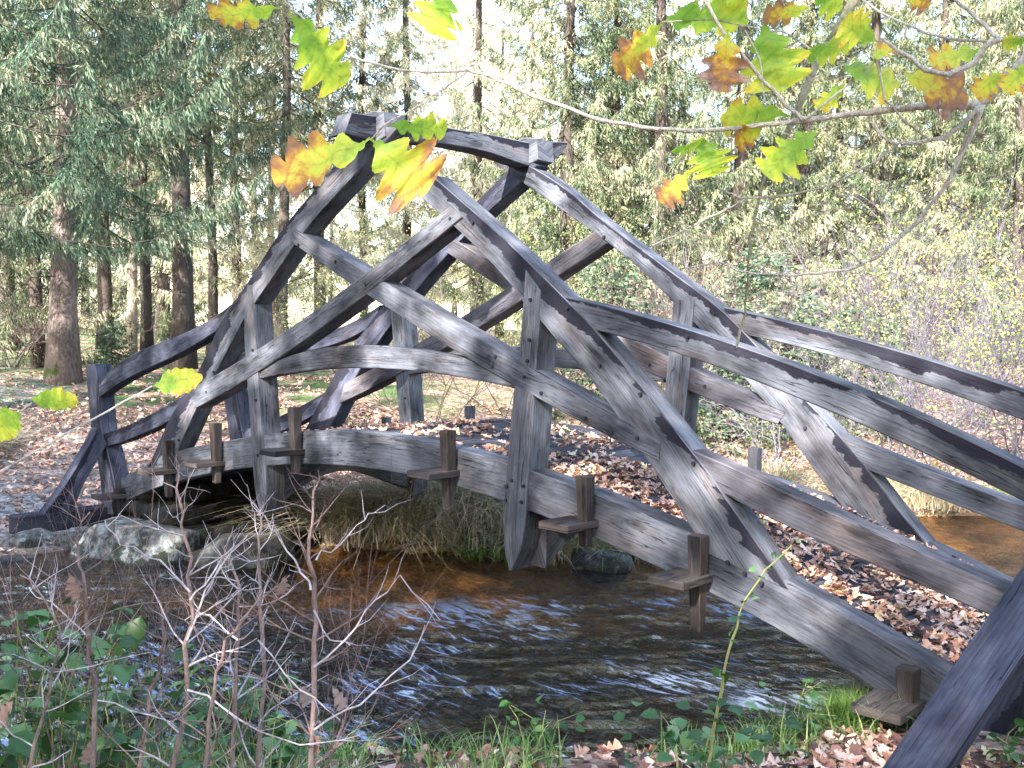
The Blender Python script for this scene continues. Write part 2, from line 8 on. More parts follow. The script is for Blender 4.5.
FG = json.loads(r'''{"B":[[[5.3944,-2.9033,1.3136,0.00843],[5.332,-2.9447,1.2409,0.00789],[5.2864,-2.9687,1.1904,0.00732],[5.2492,-2.9843,1.144,0.00674],[5.2213,-2.9898,1.1142,0.00615],[5.1745,-3.0114,1.1191,0.00553],[5.0979,-3.0626,1.1111,0.0042],[5.0248,-3.1104,1.1028,0.00369],[4.95,-3.1599,1.0942,0.0033],[4.889,-3.1955,1.0929,0.00305],[4.8264,-3.2322,1.1016,0.00294],[4.773,-3.2596,1.1151,0.00297],[4.7182,-3.2877,1.1409,0.00271],[4.6624,-3.3167,1.1671,0.00266],[4.6167,-3.336,1.1925,0.00246],[4.5797,-3.3477,1.2061,0.00233],[4.5244,-3.3777,1.207,0.00205],[4.4656,-3.4105,1.2173,0.00183],[4.4112,-3.4386,1.2375,0.00177],[4.3611,-3.4614,1.2743,0.00163],[4.316,-3.479,1.3168,0.00148],[4.2828,-3.4862,1.3437,0.00125]],[[4.5797,-3.3477,1.2061,0.00202],[4.5455,-3.3647,1.181,0.0018],[4.5032,-3.39,1.1521,0.00158],[4.46,-3.4157,1.1276,0.0016],[4.4336,-3.4251,1.106,0.00129]],[[5.2272,-3.0076,1.11,0.00472],[5.2141,-3.0074,1.0718,0.00374],[5.1928,-3.0164,1.0123,0.00315],[5.161,-3.0353,0.9584,0.00277],[5.1184,-3.0641,0.9105,0.00237],[5.0941,-3.0732,0.8972,0.00225],[5.049,-3.1022,0.8862,0.00198],[5.0029,-3.1316,0.8836,0.00179],[4.961,-3.1565,0.8881,0.00158],[4.9286,-3.1716,0.9031,0.00145],[4.9019,-3.1825,0.8978,0.00132],[4.8779,-3.1906,0.8955,0.0011]],[[5.098,-3.0756,0.8997,0.00154],[5.0877,-3.0984,0.9167,0.00125],[5.0883,-3.1104,0.9377,0.0011]],[[5.2272,-3.0076,1.11,0.00405],[5.2101,-3.0161,1.0884,0.00325],[5.1889,-3.0286,1.0679,0.00286],[5.1472,-3.0599,1.0619,0.00233],[5.1295,-3.0674,1.0645,0.00206],[5.1131,-3.0728,1.0823,0.0018],[5.1056,-3.0697,1.1004,0.00139]],[[5.1353,-3.0575,1.0598,0.00207],[5.099,-3.0605,1.0377,0.00176],[5.0486,-3.0773,1.013,0.00157],[4.9961,-3.0952,1.0018,0.00145],[4.9312,-3.1244,1.0003,0.00148],[4.8964,-3.1237,1.0156,0.00113]],[[4.9293,-3.1069,0.9995,0.00164],[4.9002,-3.1149,0.9863,0.00166],[4.8654,-3.1286,0.9697,0.00153],[4.8301,-3.143,0.9497,0.00154],[4.794,-3.1578,0.9354,0.00156]],[[5.0115,-2.8477,1.4358,0.00804],[4.992,-2.8902,1.3345,0.00718],[4.9821,-2.9199,1.2903,0.00712],[4.9671,-2.9549,1.2388,0.00628],[4.9583,-2.9843,1.1804,0.00545],[4.9548,-3.0077,1.1384,0.00502],[4.9462,-3.0364,1.0894,0.00383],[4.9378,-3.0648,1.0411,0.00303],[4.9357,-3.0881,0.9786,0.00241],[4.9388,-3.1058,0.9247,0.00209],[4.9452,-3.1203,0.8718,0.00185],[4.9458,-3.1412,0.805,0.00176],[4.9492,-3.157,0.7772,0.00218]],[[4.88,-3.1897,1.3265,0.00218],[4.9019,-3.1826,1.2803,0.00231],[4.929,-3.1709,1.2276,0.0023],[4.9661,-3.1495,1.1755,0.00243],[5.0029,-3.1283,1.1241,0.00248],[5.026,-3.1186,1.1012,0.00282]],[[5.3557,-3.0169,1.2046,0.00436],[5.2954,-3.0668,1.1749,0.00313],[5.2626,-3.089,1.168,0.00315],[5.2474,-3.0951,1.1447,0.00349],[5.2226,-3.1101,1.13,0.00351],[5.1965,-3.1247,1.138,0.00288],[5.1744,-3.1348,1.1591,0.00258],[5.1473,-3.1496,1.183,0.00195]],[[5.2696,-3.074,1.1725,0.00253],[5.2458,-3.0582,1.2001,0.00226],[5.2116,-3.0519,1.235,0.00198],[5.1812,-3.042,1.2711,0.00202]],[[5.2555,-3.0596,1.1761,0.00193],[5.2015,-3.0198,1.1989,0.00203],[5.1412,-2.9858,1.2289,0.00178],[5.0658,-2.9649,1.2805,0.00149],[5.0027,-2.9318,1.3366,0.00156]],[[5.028,-3.1167,1.1013,0.00176],[5.0594,-3.0912,1.1356,0.00141],[5.0859,-3.071,1.1627,0.0014],[5.1034,-3.0599,1.1824,0.00126],[5.1167,-3.0575,1.1255,0.00139],[5.1399,-3.044,1.0941,0.00139],[5.1698,-3.0239,1.0658,0.00138]],[[5.0177,-3.1264,1.1039,0.00141],[4.9981,-3.1464,1.0867,0.00106],[5.0136,-3.1319,1.0799,0.00092]],[[4.9621,-3.1529,1.0936,0.00115],[4.9794,-3.143,1.1322,0.00107],[4.9756,-3.1526,1.1871,0.00106],[4.9622,-3.1723,1.2272,0.00106]],[[5.0016,-3.0237,1.2171,0.00149],[4.9707,-3.0587,1.2449,0.00119],[4.9462,-3.089,1.2503,0.00111],[4.9004,-3.1393,1.2627,0.00111],[4.8417,-3.2031,1.2572,0.0011]],[[4.9686,-3.1405,1.1911,0.00107],[5.0161,-3.111,1.1532,0.00107],[5.0706,-3.0706,1.1837,0.00099]],[[4.5692,-3.3292,1.218,0.00158],[4.5312,-3.3247,1.2831,0.00144],[4.4953,-3.3187,1.3404,0.00147],[4.469,-3.3043,1.3829,0.00133]],[[4.9655,-3.1271,1.0083,0.00102],[4.9742,-3.1159,1.052,0.00087],[4.9946,-3.0954,1.0668,0.00087]],[[4.8776,-3.1785,1.0972,0.00088],[4.8765,-3.1812,1.0693,0.00081],[4.8799,-3.18,1.0369,0.00081]],[[5.001,-3.1283,0.8838,0.00086],[5.0158,-3.1129,0.9027,0.00072],[5.0203,-3.1075,0.9199,0.00072]]],"Lf":[[4.2984,-3.5,1.3269,4.2035,-3.5783,1.3159,0.0393,0.55],[4.3069,-3.4922,1.3205,4.3692,-3.4253,1.2061,0.0721,0.12],[4.5168,-3.3297,1.3515,4.4888,-3.3472,1.2805,0.0675,0.15],[4.4429,-3.4302,1.1039,4.3224,-3.5359,1.0465,0.0639,0.66],[4.4509,-3.4364,1.1035,4.5116,-3.369,1.0219,0.1016,0.62],[4.4616,-3.4108,1.1266,4.522,-3.3386,1.1266,0.032,0.1],[4.8417,-3.2031,1.2572,4.7873,-3.246,1.1887,0.0471,0.75],[4.8396,-3.2052,1.2572,4.9276,-3.1062,1.2619,0.0471,0.12],[4.9395,-3.1801,1.2302,4.9312,-3.1794,1.1447,0.054,1.0],[4.979,-3.1554,1.2388,4.9981,-3.129,1.143,0.0734,0.1],[5.0097,-3.0681,1.2732,4.9526,-3.1097,1.2642,0.0291,0.8],[5.1239,-3.1019,1.1934,5.0815,-3.1273,1.2205,0.0378,0.3],[5.0696,-3.0996,1.1777,5.1267,-3.0324,1.1507,0.0361,0.2],[5.0196,-3.1194,1.1886,5.067,-3.0582,1.215,0.0282,0.15],[5.0096,-3.12,1.1091,4.9306,-3.1823,1.1075,0.0398,0.3],[5.0416,-3.1042,1.0902,4.9853,-3.1487,1.0235,0.048,0.05],[4.9019,-3.1837,1.0829,4.9111,-3.1643,1.0297,0.0552,0.12],[4.8799,-3.18,1.0369,4.8418,-3.2055,0.9937,0.0354,0.8],[5.1571,-3.1006,1.1477,5.2179,-3.0301,1.114,0.0478,0.9],[5.2465,-3.0687,1.1683,5.1933,-3.1071,1.1525,0.0283,0.5],[5.2748,-3.0715,1.1321,5.2451,-3.088,1.1039,0.0278,0.5],[4.8672,-3.2185,1.0621,4.8984,-3.173,1.085,0.0131,0.05],[4.9847,-3.0203,1.3116,5.0133,-2.9798,1.2946,0.0391,0.1],[4.9227,-3.15,1.3039,4.9269,-3.1338,1.2755,0.0378,0.1],[4.9804,-3.1348,1.0996,4.9412,-3.1606,1.0697,0.0258,0.7],[5.3044,-3.0703,1.1391,5.2792,-3.0829,1.1041,0.0274,0.4],[5.1059,-3.0785,1.178,5.1218,-3.0479,1.2007,0.0221,0.6],[5.0666,-3.0761,1.1554,5.0327,-3.097,1.1208,0.0226,0.3],[4.9997,-3.1108,1.1886,4.9751,-3.1223,1.1596,0.0258,0.6],[5.106,-2.9737,1.2978,5.1289,-2.9387,1.2814,0.0291,0.8],[5.3016,-3.0714,1.1665,5.2751,-3.0832,1.1643,0.0174,0.2],[5.1052,-3.0915,1.2051,5.0835,-3.0961,1.2438,0.0247,0.25]],"B2":[[[3.5016,-4.1288,-0.243,0.00545],[3.5985,-3.973,0.2043,0.00414],[3.6803,-3.8442,0.4498,0.0028],[3.7311,-3.7557,0.5276,0.00227],[3.7846,-3.6654,0.5924,0.00192],[3.8268,-3.5867,0.6433,0.00175],[3.8598,-3.5173,0.6895,0.00158]],[[3.6803,-3.8442,0.4498,0.00224],[3.6665,-3.805,0.5485,0.0019],[3.6829,-3.7389,0.6127,0.00174],[3.6909,-3.6824,0.6536,0.00138]],[[3.7073,-3.7824,0.5789,0.00142],[3.7831,-3.7331,0.6435,0.00121]]],"L2":[[3.8598,-3.5173,0.6895,3.913,-3.4371,0.7075,0.0434,0.42],[3.6878,-3.685,0.6594,3.7371,-3.6098,0.6571,0.0355,0.35],[3.7817,-3.7343,0.6454,3.7392,-3.7783,0.5981,0.0523,0.4]],"SS":[[[3.5444,-3.3423,-0.5557,0.00716],[3.5366,-3.319,-0.2445,0.00599],[3.5454,-3.2841,-0.0054,0.00541],[3.536,-3.2706,0.1726,0.00482],[3.5126,-3.2733,0.3057,0.00363],[3.4947,-3.274,0.3864,0.00304],[3.4782,-3.2728,0.475,0.00195]],[[3.7576,-3.0718,-0.6298,0.00731],[3.7347,-3.0596,-0.2633,0.00673],[3.7236,-3.0437,-0.0192,0.00614],[3.7104,-3.0348,0.1429,0.00554],[3.6888,-3.0349,0.2887,0.00371],[3.6852,-3.0209,0.3862,0.00273],[3.6843,-3.0056,0.4596,0.00174]],[[3.3949,-3.08,-0.7287,0.00809],[3.3712,-3.0558,-0.1934,0.00542],[3.3619,-3.041,-0.0342,0.00489],[3.3517,-3.0287,0.0991,0.00409],[3.32,-3.0405,0.1783,0.00329],[3.2931,-3.0493,0.2307,0.0022]],[[3.4979,-3.5226,-0.4994,0.00685],[3.4934,-3.4822,-0.0009,0.00516],[3.4716,-3.4838,0.0874,0.00438],[3.4489,-3.4849,0.1997,0.00347],[3.4231,-3.4895,0.3014,0.00256],[3.4302,-3.4641,0.3765,0.00163]],[[3.3264,-2.9463,-0.8722,0.00713],[3.2929,-2.9382,-0.4435,0.00644],[3.2773,-2.9151,-0.0516,0.00517],[3.2525,-2.9128,0.1469,0.00433],[3.2482,-2.8969,0.2459,0.00289],[3.2294,-2.8985,0.2874,0.00174]],[[3.2947,-3.3154,-0.725,0.00648],[3.2887,-3.2832,-0.3354,0.00521],[3.2901,-3.2555,-0.1359,0.00444],[3.3039,-3.2204,-0.008,0.00341],[3.2809,-3.2223,0.094,0.00264],[3.2499,-3.2345,0.1571,0.00159]],[[3.5051,-3.6539,-0.4859,0.00545],[3.4977,-3.6269,-0.1593,0.00438],[3.5124,-3.5885,0.0081,0.0033],[3.5138,-3.5666,0.115,0.00265],[3.4762,-3.5837,0.2003,0.00178],[3.4236,-3.6172,0.2527,0.00134]],[[3.7132,-3.3177,-0.5419,0.00571],[3.6827,-3.3121,-0.1999,0.00459],[3.6833,-3.2868,-0.0246,0.00392],[3.6864,-3.2629,0.0875,0.00347],[3.7166,-3.2158,0.1546,0.00256],[3.7719,-3.1436,0.2344,0.00163]]],"TT":[[[3.7789,-3.0816,0.0035,0.00268],[3.8196,-3.0212,0.0647,0.00216],[3.8579,-2.9612,0.1579,0.00181],[3.8894,-2.9099,0.2158,0.00136],[3.9542,-2.837,0.1041,0.00091]],[[3.5584,-3.2904,0.0647,0.00233],[3.5695,-3.2494,0.18,0.00198],[3.5863,-3.2058,0.2487,0.00182],[3.6093,-3.1569,0.3063,0.0011]],[[3.5599,-3.2831,0.1601,0.00251],[3.5774,-3.2274,0.2262,0.00181],[3.5874,-3.1795,0.2816,0.00146]],[[3.7667,-3.082,0.1869,0.00268],[3.7224,-3.0974,0.2542,0.00225],[3.6706,-3.1199,0.3225,0.00182],[3.6373,-3.1269,0.3554,0.00128]],[[3.7737,-3.0782,0.1393,0.00233],[3.7835,-3.039,0.0604,0.00181],[3.7986,-2.9909,0.041,0.00137]],[[3.646,-3.2059,0.0659,0.00179],[3.5728,-3.2384,0.1177,0.00181],[3.5067,-3.2687,0.0977,0.00146]],[[3.5591,-3.2826,0.1792,0.00215],[3.4889,-3.3227,0.2509,0.0018],[3.402,-3.3814,0.2823,0.00145],[3.357,-3.398,0.3392,0.0011]],[[3.7847,-3.0853,-0.1467,0.00268],[3.8482,-2.9976,-0.0923,0.00216],[3.9179,-2.9009,0.0115,0.00163],[3.9283,-2.8627,0.0916,0.0011]],[[3.5629,-3.2934,-0.0545,0.00268],[3.642,-3.1988,-0.1313,0.00216],[3.7341,-3.0909,-0.1969,0.00182],[3.8245,-2.9794,-0.178,0.00137]],[[3.6803,-3.1728,0.0664,0.00179],[3.736,-3.0922,-0.0608,0.00181],[3.788,-3.0123,-0.142,0.00137]],[[3.3918,-3.4511,0.0623,0.00179],[3.312,-3.4893,0.126,0.00145],[3.2319,-3.5292,0.1668,0.0011]],[[3.7726,-3.072,0.2586,0.00197],[3.7988,-3.0215,0.2914,0.00162],[3.8265,-2.9681,0.3489,0.00127],[3.8469,-2.9231,0.3828,0.00091]],[[3.4059,-3.4464,-0.0806,0.00179],[3.4779,-3.3449,-0.1248,0.00181],[3.5442,-3.2505,-0.1942,0.00137]]],"G":{"bramble_stem":[[4.0908,-1.8454,-0.6043,0.00623],[4.0983,-1.8286,-0.4486,0.00545],[4.1147,-1.8031,-0.2928,0.00467],[4.1312,-1.7777,-0.137,0.00374],[4.1555,-1.7465,-0.0123,0.00311],[4.1967,-1.7009,0.0817,0.0028],[4.2542,-1.6407,0.1603,0.00218]],"dead_leaves":[[3.4507,-3.4774,-0.1552],[3.7543,-3.0471,-0.179],[3.7708,-3.0238,-0.0594],[3.4512,-3.5215,0.246],[3.6726,-3.05,-0.0757],[3.4757,-3.6526,-0.0072],[3.5497,-3.014,0.1731]]}}''')
DECKW = 1.6
# ------------------------------------------------------------------ materials
def nmat(name):
    m = bpy.data.materials.new(name); m.use_nodes = True
    nt = m.node_tree; nt.nodes.clear()
    return m, nt
def N(nt, t, **kw):
    n = nt.nodes.new(t)
    for k, v in kw.items():
        if k in n.inputs: n.inputs[k].default_value = v
        else: setattr(n, k, v)
    return n
def ramp(nt, fac, stops, interp='LINEAR'):
    r = nt.nodes.new('ShaderNodeValToRGB'); r.color_ramp.interpolation = interp
    el = r.color_ramp.elements
    while len(el) > 1: el.remove(el[0])
    el[0].position = stops[0][0]; el[0].color = (*stops[0][1], 1)
    for p, c in stops[1:]:
        e = el.new(p); e.color = (*c, 1)
    nt.links.new(fac, r.inputs[0]); return r.outputs[0]
def mix(nt, fac, a, b, mode='MIX'):
    n = nt.nodes.new('ShaderNodeMix'); n.data_type = 'RGBA'; n.blend_type = mode
    for s, v in ((0, fac), (6, a), (7, b)):
        if hasattr(v, 'links'): nt.links.new(v, n.inputs[s])
        elif s == 0: n.inputs[0].default_value = v
        else: n.inputs[s].default_value = (*v, 1)
    return n.outputs[2]
def mth(nt, op, a, b=0.0, c=None):
    n = nt.nodes.new('ShaderNodeMath'); n.operation = op
    for i, v in enumerate((a, b, c)):
        if v is None: continue
        if hasattr(v, 'links'): nt.links.new(v, n.inputs[i])
        else: n.inputs[i].default_value = v
    return n.outputs[0]
def surf(nt, col, rough=.7, bump=None, bstr=.3, bdist=.01, spec=.5, trans=None):
    p = N(nt, 'ShaderNodeBsdfPrincipled')
    if hasattr(col, 'links'): nt.links.new(col, p.inputs['Base Color'])
    else: p.inputs['Base Color'].default_value = (*col, 1)
    if hasattr(rough, 'links'): nt.links.new(rough, p.inputs['Roughness'])
    else: p.inputs['Roughness'].default_value = rough
    p.inputs['Specular IOR Level'].default_value = spec
    if bump is not None:
        b = N(nt, 'ShaderNodeBump'); b.inputs['Strength'].default_value = bstr; b.inputs['Distance'].default_value = bdist
        nt.links.new(bump, b.inputs['Height']); nt.links.new(b.outputs[0], p.inputs['Normal'])
    o = N(nt, 'ShaderNodeOutputMaterial')
    if trans:
        t = N(nt, 'ShaderNodeBsdfTranslucent')
        if hasattr(col, 'links'): nt.links.new(col, t.inputs[0])
        else: t.inputs[0].default_value = (*col, 1)
        ms = N(nt, 'ShaderNodeMixShader'); ms.inputs[0].default_value = trans
        nt.links.new(p.outputs[0], ms.inputs[1]); nt.links.new(t.outputs[0], ms.inputs[2]); nt.links.new(ms.outputs[0], o.inputs[0])
    else: nt.links.new(p.outputs[0], o.inputs[0])
    return p
def uvmap(nt, sx, sy, uv='UVMap', ox=0):
    u = N(nt, 'ShaderNodeUVMap'); u.uv_map = uv
    m = N(nt, 'ShaderNodeMapping'); m.inputs['Scale'].default_value = (sx, sy, 1); m.inputs['Location'].default_value = (ox, 0, 0)
    nt.links.new(u.outputs[0], m.inputs[0]); return m.outputs[0]
def noisef(nt, vec, scale, detail=4, rough=.55, dist=0):
    n = N(nt, 'ShaderNodeTexNoise'); n.inputs['Scale'].default_value = scale; n.inputs['Detail'].default_value = detail
    n.inputs['Roughness'].default_value = rough; n.inputs['Distortion'].default_value = dist
    if vec is not None: nt.links.new(vec, n.inputs['Vector'])
    return n.outputs[0]
def wood(name, stain=0, dark=(.012, .012, .019), lo=(.011, .012, .016), hi=(.135, .141, .168), warm=0.0, toplight=.6):
    m, nt = nmat(name)
    fine = noisef(nt, uvmap(nt, 3.2, 52), 1.6, 7, .75, .5)
    med = noisef(nt, uvmap(nt, 1.1, 9), 1.3, 5, .6, 1.6)
    big = noisef(nt, uvmap(nt, 1.2, 2.5), 1.5, 4, .6)
    grey = ramp(nt, mth(nt, 'MULTIPLY_ADD', fine, .28, mth(nt, 'MULTIPLY_ADD', big, .72, 0)), [(.34, lo), (.5, tuple((a + b) * .5 for a, b in zip(lo, hi))), (.63, hi)])
    # growth rings
    w = N(nt, 'ShaderNodeTexWave'); w.bands_direction = 'Y'; w.inputs['Scale'].default_value = 7; w.inputs['Distortion'].default_value = 7
    w.inputs['Detail'].default_value = 3; w.inputs['Detail Scale'].default_value = .9
    nt.links.new(uvmap(nt, .55, 1.7), w.inputs['Vector'])
    rings = ramp(nt, w.outputs[0], [(0, (.36, .35, .38)), (.22, (.85, .85, .87)), (1, (1, 1, 1))])
    c = mix(nt, .34, grey, rings, 'MULTIPLY')
    # drying cracks
    cr = noisef(nt, uvmap(nt, .8, 17), 1.5, 4, .55, .4)
    crm = ramp(nt, mth(nt, 'ABSOLUTE', mth(nt, 'SUBTRACT', cr, .5)), [(0, (0, 0, 0)), (.012, (1, 1, 1))])
    gate = ramp(nt, noisef(nt, uvmap(nt, 1.3, 6, ox=4), 1.3, 2), [(.47, (1, 1, 1)), (.53, (0, 0, 0))])
    crk = mix(nt, 1, crm, gate, 'LIGHTEN')
    c = mix(nt, 1, c, ramp(nt, crk, [(0, (.12, .12, .12)), (1, (1, 1, 1))]), 'MULTIPLY')
    # knots
    v = N(nt, 'ShaderNodeTexVoronoi'); v.inputs['Scale'].default_value = 1.0; v.inputs['Randomness'].default_value = 1
    nt.links.new(uvmap(nt, 1.7, 5.2), v.inputs['Vector'])
    kn = ramp(nt, v.outputs['Distance'], [(.03, (.18, .16, .16)), (.08, (.6, .6, .6)), (.10, (.45, .45, .45)), (.17, (1, 1, 1))])
    c = mix(nt, .85, c, kn, 'MULTIPLY')
    # brownish weather patches
    pb = ramp(nt, noisef(nt, uvmap(nt, 1.0, 3, ox=9), 1.2, 3), [(.48, (1, 1, 1)), (.68, (1.0, .80, .66))])
    c = mix(nt, .7 + warm, c, pb, 'MULTIPLY')
    # damp blackened stain with an irregular edge
    u = N(nt, 'ShaderNodeUVMap'); u.uv_map = 'Stain'; sp = N(nt, 'ShaderNodeSeparateXYZ'); nt.links.new(u.outputs[0], sp.inputs[0])
    wob = noisef(nt, uvmap(nt, 1.0, .3, ox=2), 1.1, 6, .66)
    if stain:
        k = {1: (2.6, -.62), 2: (2.4, -.48)}[stain]
        e = mth(nt, 'SUBTRACT', sp.outputs[1], mth(nt, 'MULTIPLY_ADD', wob, k[0], k[1]))
        sm = ramp(nt, e, [(.0, (0, 0, 0)), (.035, (1, 1, 1))])
        side = ramp(nt, sp.outputs[0], [(.5, (0, 0, 0)), (.51, (1, 1, 1))])  # x > .5 only on broad faces
        sm = mix(nt, 1, sm, side, 'MULTIPLY')
        c = mix(nt, sm, c, mix(nt, fine, (.005, .005, .009), (.026, .025, .036)))
    else:
        sm = ramp(nt, noisef(nt, uvmap(nt, .9, 3.0, ox=7), 1.0, 5, .6), [(.6, (0, 0, 0)), (.66, (1, 1, 1))])
        c = mix(nt, mix(nt, 1, sm, (.55, .55, .55), 'MULTIPLY'), c, dark)
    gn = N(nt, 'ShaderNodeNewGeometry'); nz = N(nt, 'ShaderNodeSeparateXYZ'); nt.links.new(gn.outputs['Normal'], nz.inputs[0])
    tp = ramp(nt, mth(nt, 'MULTIPLY_ADD', big, .5, nz.outputs[2]), [(1.0, (0, 0, 0)), (1.13, (1, 1, 1))])   # upper faces made silvery, skylight put into the colour
    c = mix(nt, mix(nt, 1, tp, (toplight,) * 3, 'MULTIPLY'), c, ramp(nt, fine, [(.3, (.13, .135, .155)), (.7, (.33, .34, .38))]))
    hgt = mth(nt, 'ADD', mth(nt, 'MULTIPLY', fine, .5), mth(nt, 'MULTIPLY_ADD', crk, .6, mth(nt, 'MULTIPLY', med, .5)))
    surf(nt, c, .8, hgt, .8, .008, .08)
    return m
def rand_leaf_mat(name, stops, trans=.25, rough=.6, clump=0):
    m, nt = nmat(name); g = N(nt, 'ShaderNodeNewGeometry'); f = g.outputs['Random Per Island']
    if clump:      # whole sprays share a tone; single needles vary only a little
        a = noisef(nt, g.outputs['Position'], clump, 3, .6); b = noisef(nt, g.outputs['Position'], clump * .3, 2, .5)
        a = ramp(nt, mth(nt, 'MULTIPLY_ADD', a, .6, mth(nt, 'MULTIPLY', b, .4)), [(.36, (0, 0, 0)), (.62, (1, 1, 1))])
        f = mth(nt, 'MULTIPLY_ADD', f, .28, mth(nt, 'MULTIPLY', a, .72))
    surf(nt, ramp(nt, f, stops), rough, spec=.35, trans=trans); return m
MT = {}
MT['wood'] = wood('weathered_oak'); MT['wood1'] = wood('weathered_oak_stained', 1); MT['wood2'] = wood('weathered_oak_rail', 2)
MT['wooddark'] = wood('dark_weathered_oak', 1, lo=(.010, .011, .018), hi=(.075, .08, .115), toplight=.4)
MT['woodbrown'] = wood('brownish_weathered_oak', 0, lo=(.018, .017, .021), hi=(.13, .125, .145), toplight=.5, warm=.25)
MT['peg'] = wood('brown_oak', 0, lo=(.018, .015, .015), hi=(.078, .064, .060), warm=.2, toplight=.1)
MT['plank'] = wood('deck_oak', 0, lo=(.03, .032, .04), hi=(.08, .083, .10), toplight=0.0)
MT['sill'] = wood('tarred_oak', 0, dark=(.008, .008, .011), lo=(.01, .01, .015), hi=(.04, .04, .055))
LEAF_STOPS = [(0, (.04, .022, .02)), (.12, (.14, .065, .05)), (.22, (.33, .15, .09)), (.42, (.52, .30, .21)), (.75, (.68, .47, .37)), (.88, (.27, .08, .045)), (.94, (.70, .56, .47)), (1, (.5, .46, .2))]
MT['litter'] = rand_leaf_mat('fallen_oak_leaves', LEAF_STOPS, .12)
MT['spruce'] = rand_leaf_mat('spruce_needles', [(0, (.012, .026, .012)), (.3, (.045, .07, .033)), (.55, (.11, .135, .068)), (.75, (.26, .245, .15)), (1, (.46, .41, .29))], .3, clump=1.6)
MT['spruce_blue'] = rand_leaf_mat('blue_green_needles', [(0, (.012, .028, .017)), (.3, (.03, .065, .038)), (.6, (.08, .125, .075)), (.8, (.17, .18, .11)), (1, (.34, .29, .20))], .35, clump=2.2)
MT['spruce_pale'] = rand_leaf_mat('sunlit_pale_needles', [(0, (.22, .25, .13)), (.3, (.44, .43, .27)), (.65, (.62, .57, .42)), (1, (.76, .70, .56))], .4, clump=1.6)  # needles coloured paler to carry the sunlit glow of the middle trees
MT['birch_leaf'] = rand_leaf_mat('small_yellow_green_leaves', [(0, (.06, .10, .03)), (.4, (.13, .18, .05)), (.75, (.24, .26, .08)), (1, (.38, .32, .13))], .4)
MT['yellow_leaf'] = rand_leaf_mat('small_yellow_leaves', [(0, (.20, .21, .05)), (.5, (.38, .34, .07)), (1, (.5, .42, .12))], .4)
MT['brown_leaf'] = rand_leaf_mat('withered_leaves', [(0, (.12, .06, .045)), (.5, (.22, .13, .105)), (1, (.36, .25, .21))], .3)
MT['green_leaf'] = rand_leaf_mat('bramble_leaves', [(0, (.014, .04, .008)), (.5, (.03, .085, .018)), (.8, (.07, .15, .04)), (1, (.14, .20, .09))], .2, .4)
MT['grass'] = rand_leaf_mat('fresh_grass_blades', [(0, (.05, .10, .02)), (.5, (.10, .20, .035)), (.85, (.18, .28, .06)), (1, (.36, .32, .16))], .3, .5)
MT['drygrass'] = rand_leaf_mat('straw_grass_blades', [(0, (.06, .085, .03)), (.25, (.21, .18, .09)), (.6, (.37, .29, .19)), (1, (.52, .43, .31))], .2, .6)
MT['fern'] = rand_leaf_mat('fern_fronds', [(0, (.14, .17, .05)), (1, (.35, .33, .12))], .3)
def bark(name, a, b, moss=0.0, scale=9):
    m, nt = nmat(name); t = N(nt, 'ShaderNodeTexCoord')
    mp = N(nt, 'ShaderNodeMapping'); mp.inputs['Scale'].default_value = (1, 1, .45); nt.links.new(t.outputs['Object'], mp.inputs[0])
    n1 = noisef(nt, mp.outputs[0], scale * 2.2, 6, .7); n2 = noisef(nt, mp.outputs[0], scale * .35, 4, .6)
    c = ramp(nt, mth(nt, 'MULTIPLY_ADD', n1, .6, mth(nt, 'MULTIPLY', n2, .4)), [(.36, a), (.62, b)])
    if moss:
        mm = ramp(nt, noisef(nt, t.outputs['Object'], 2.3, 5, .6), [(.62 - moss, (0, 0, 0)), (.72 - moss, (1, 1, 1))])
        c = mix(nt, mm, c, (.05, .075, .02))
    surf(nt, c, .9, n1, .8, .03, .2); return m
MT['bark'] = bark('dark_spruce_bark', (.018, .014, .012), (.075, .06, .052))
MT['bark_mid'] = bark('grey_pink_spruce_bark', (.05, .038, .034), (.21, .16, .145), .06)
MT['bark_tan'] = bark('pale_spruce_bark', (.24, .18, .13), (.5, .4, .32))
MT['oakbark'] = bark('oak_twig_bark', (.36, .32, .28), (.80, .74, .67), .0, 60)
MT['moss_oakbark'] = bark('mossy_oak_twig_bark', (.13, .12, .07), (.38, .35, .24), .08, 60)
MT['twig'] = bark('pale_twig_bark', (.24, .19, .20), (.66, .58, .62), 0, 25)
MT['twig_dark'] = bark('brown_twig_bark', (.09, .06, .055), (.32, .22, .20), 0, 25)
MT['twig_red'] = bark('reddish_twig_bark', (.06, .035, .035), (.26, .17, .17), 0, 25)
MT['thicket'] = bark('grey_thicket_bark', (.03, .026, .034), (.13, .115, .145), 0, 6)
MT['thicket_tan'] = bark('tan_thicket_bark', (.04, .032, .03), (.16, .13, .12), 0, 6)
def rockmat(name='lichen_stone', k=1.0):
    m, nt = nmat(name); t = N(nt, 'ShaderNodeTexCoord'); o = t.outputs['Object']
    n1 = noisef(nt, o, 3.2, 7, .65); n2 = noisef(nt, o, 16, 6, .7)
    c = ramp(nt, mth(nt, 'MULTIPLY_ADD', n1, .6, mth(nt, 'MULTIPLY', n2, .4)), [(.42, (.008, .007, .006)), (.46, (.05 * k, .046 * k, .041 * k)), (.52, (.13 * k, .125 * k, .117 * k)), (.63, (.30 * k, .33 * k, .315 * k))])
    mm = ramp(nt, noisef(nt, o, 2.6, 6, .7), [(.53, (0, 0, 0)), (.57, (1, 1, 1))])
    c = mix(nt, mm, c, ramp(nt, n2, [(.35, (.003, .0035, .002)), (.6, (.02, .024, .008)), (.75, (.06, .065, .02))]))
    surf(nt, c, .85, n2, .7, .03); return m
MT['rock'] = rockmat(); MT['rock_dark'] = rockmat('dark_mossy_stone', .33)
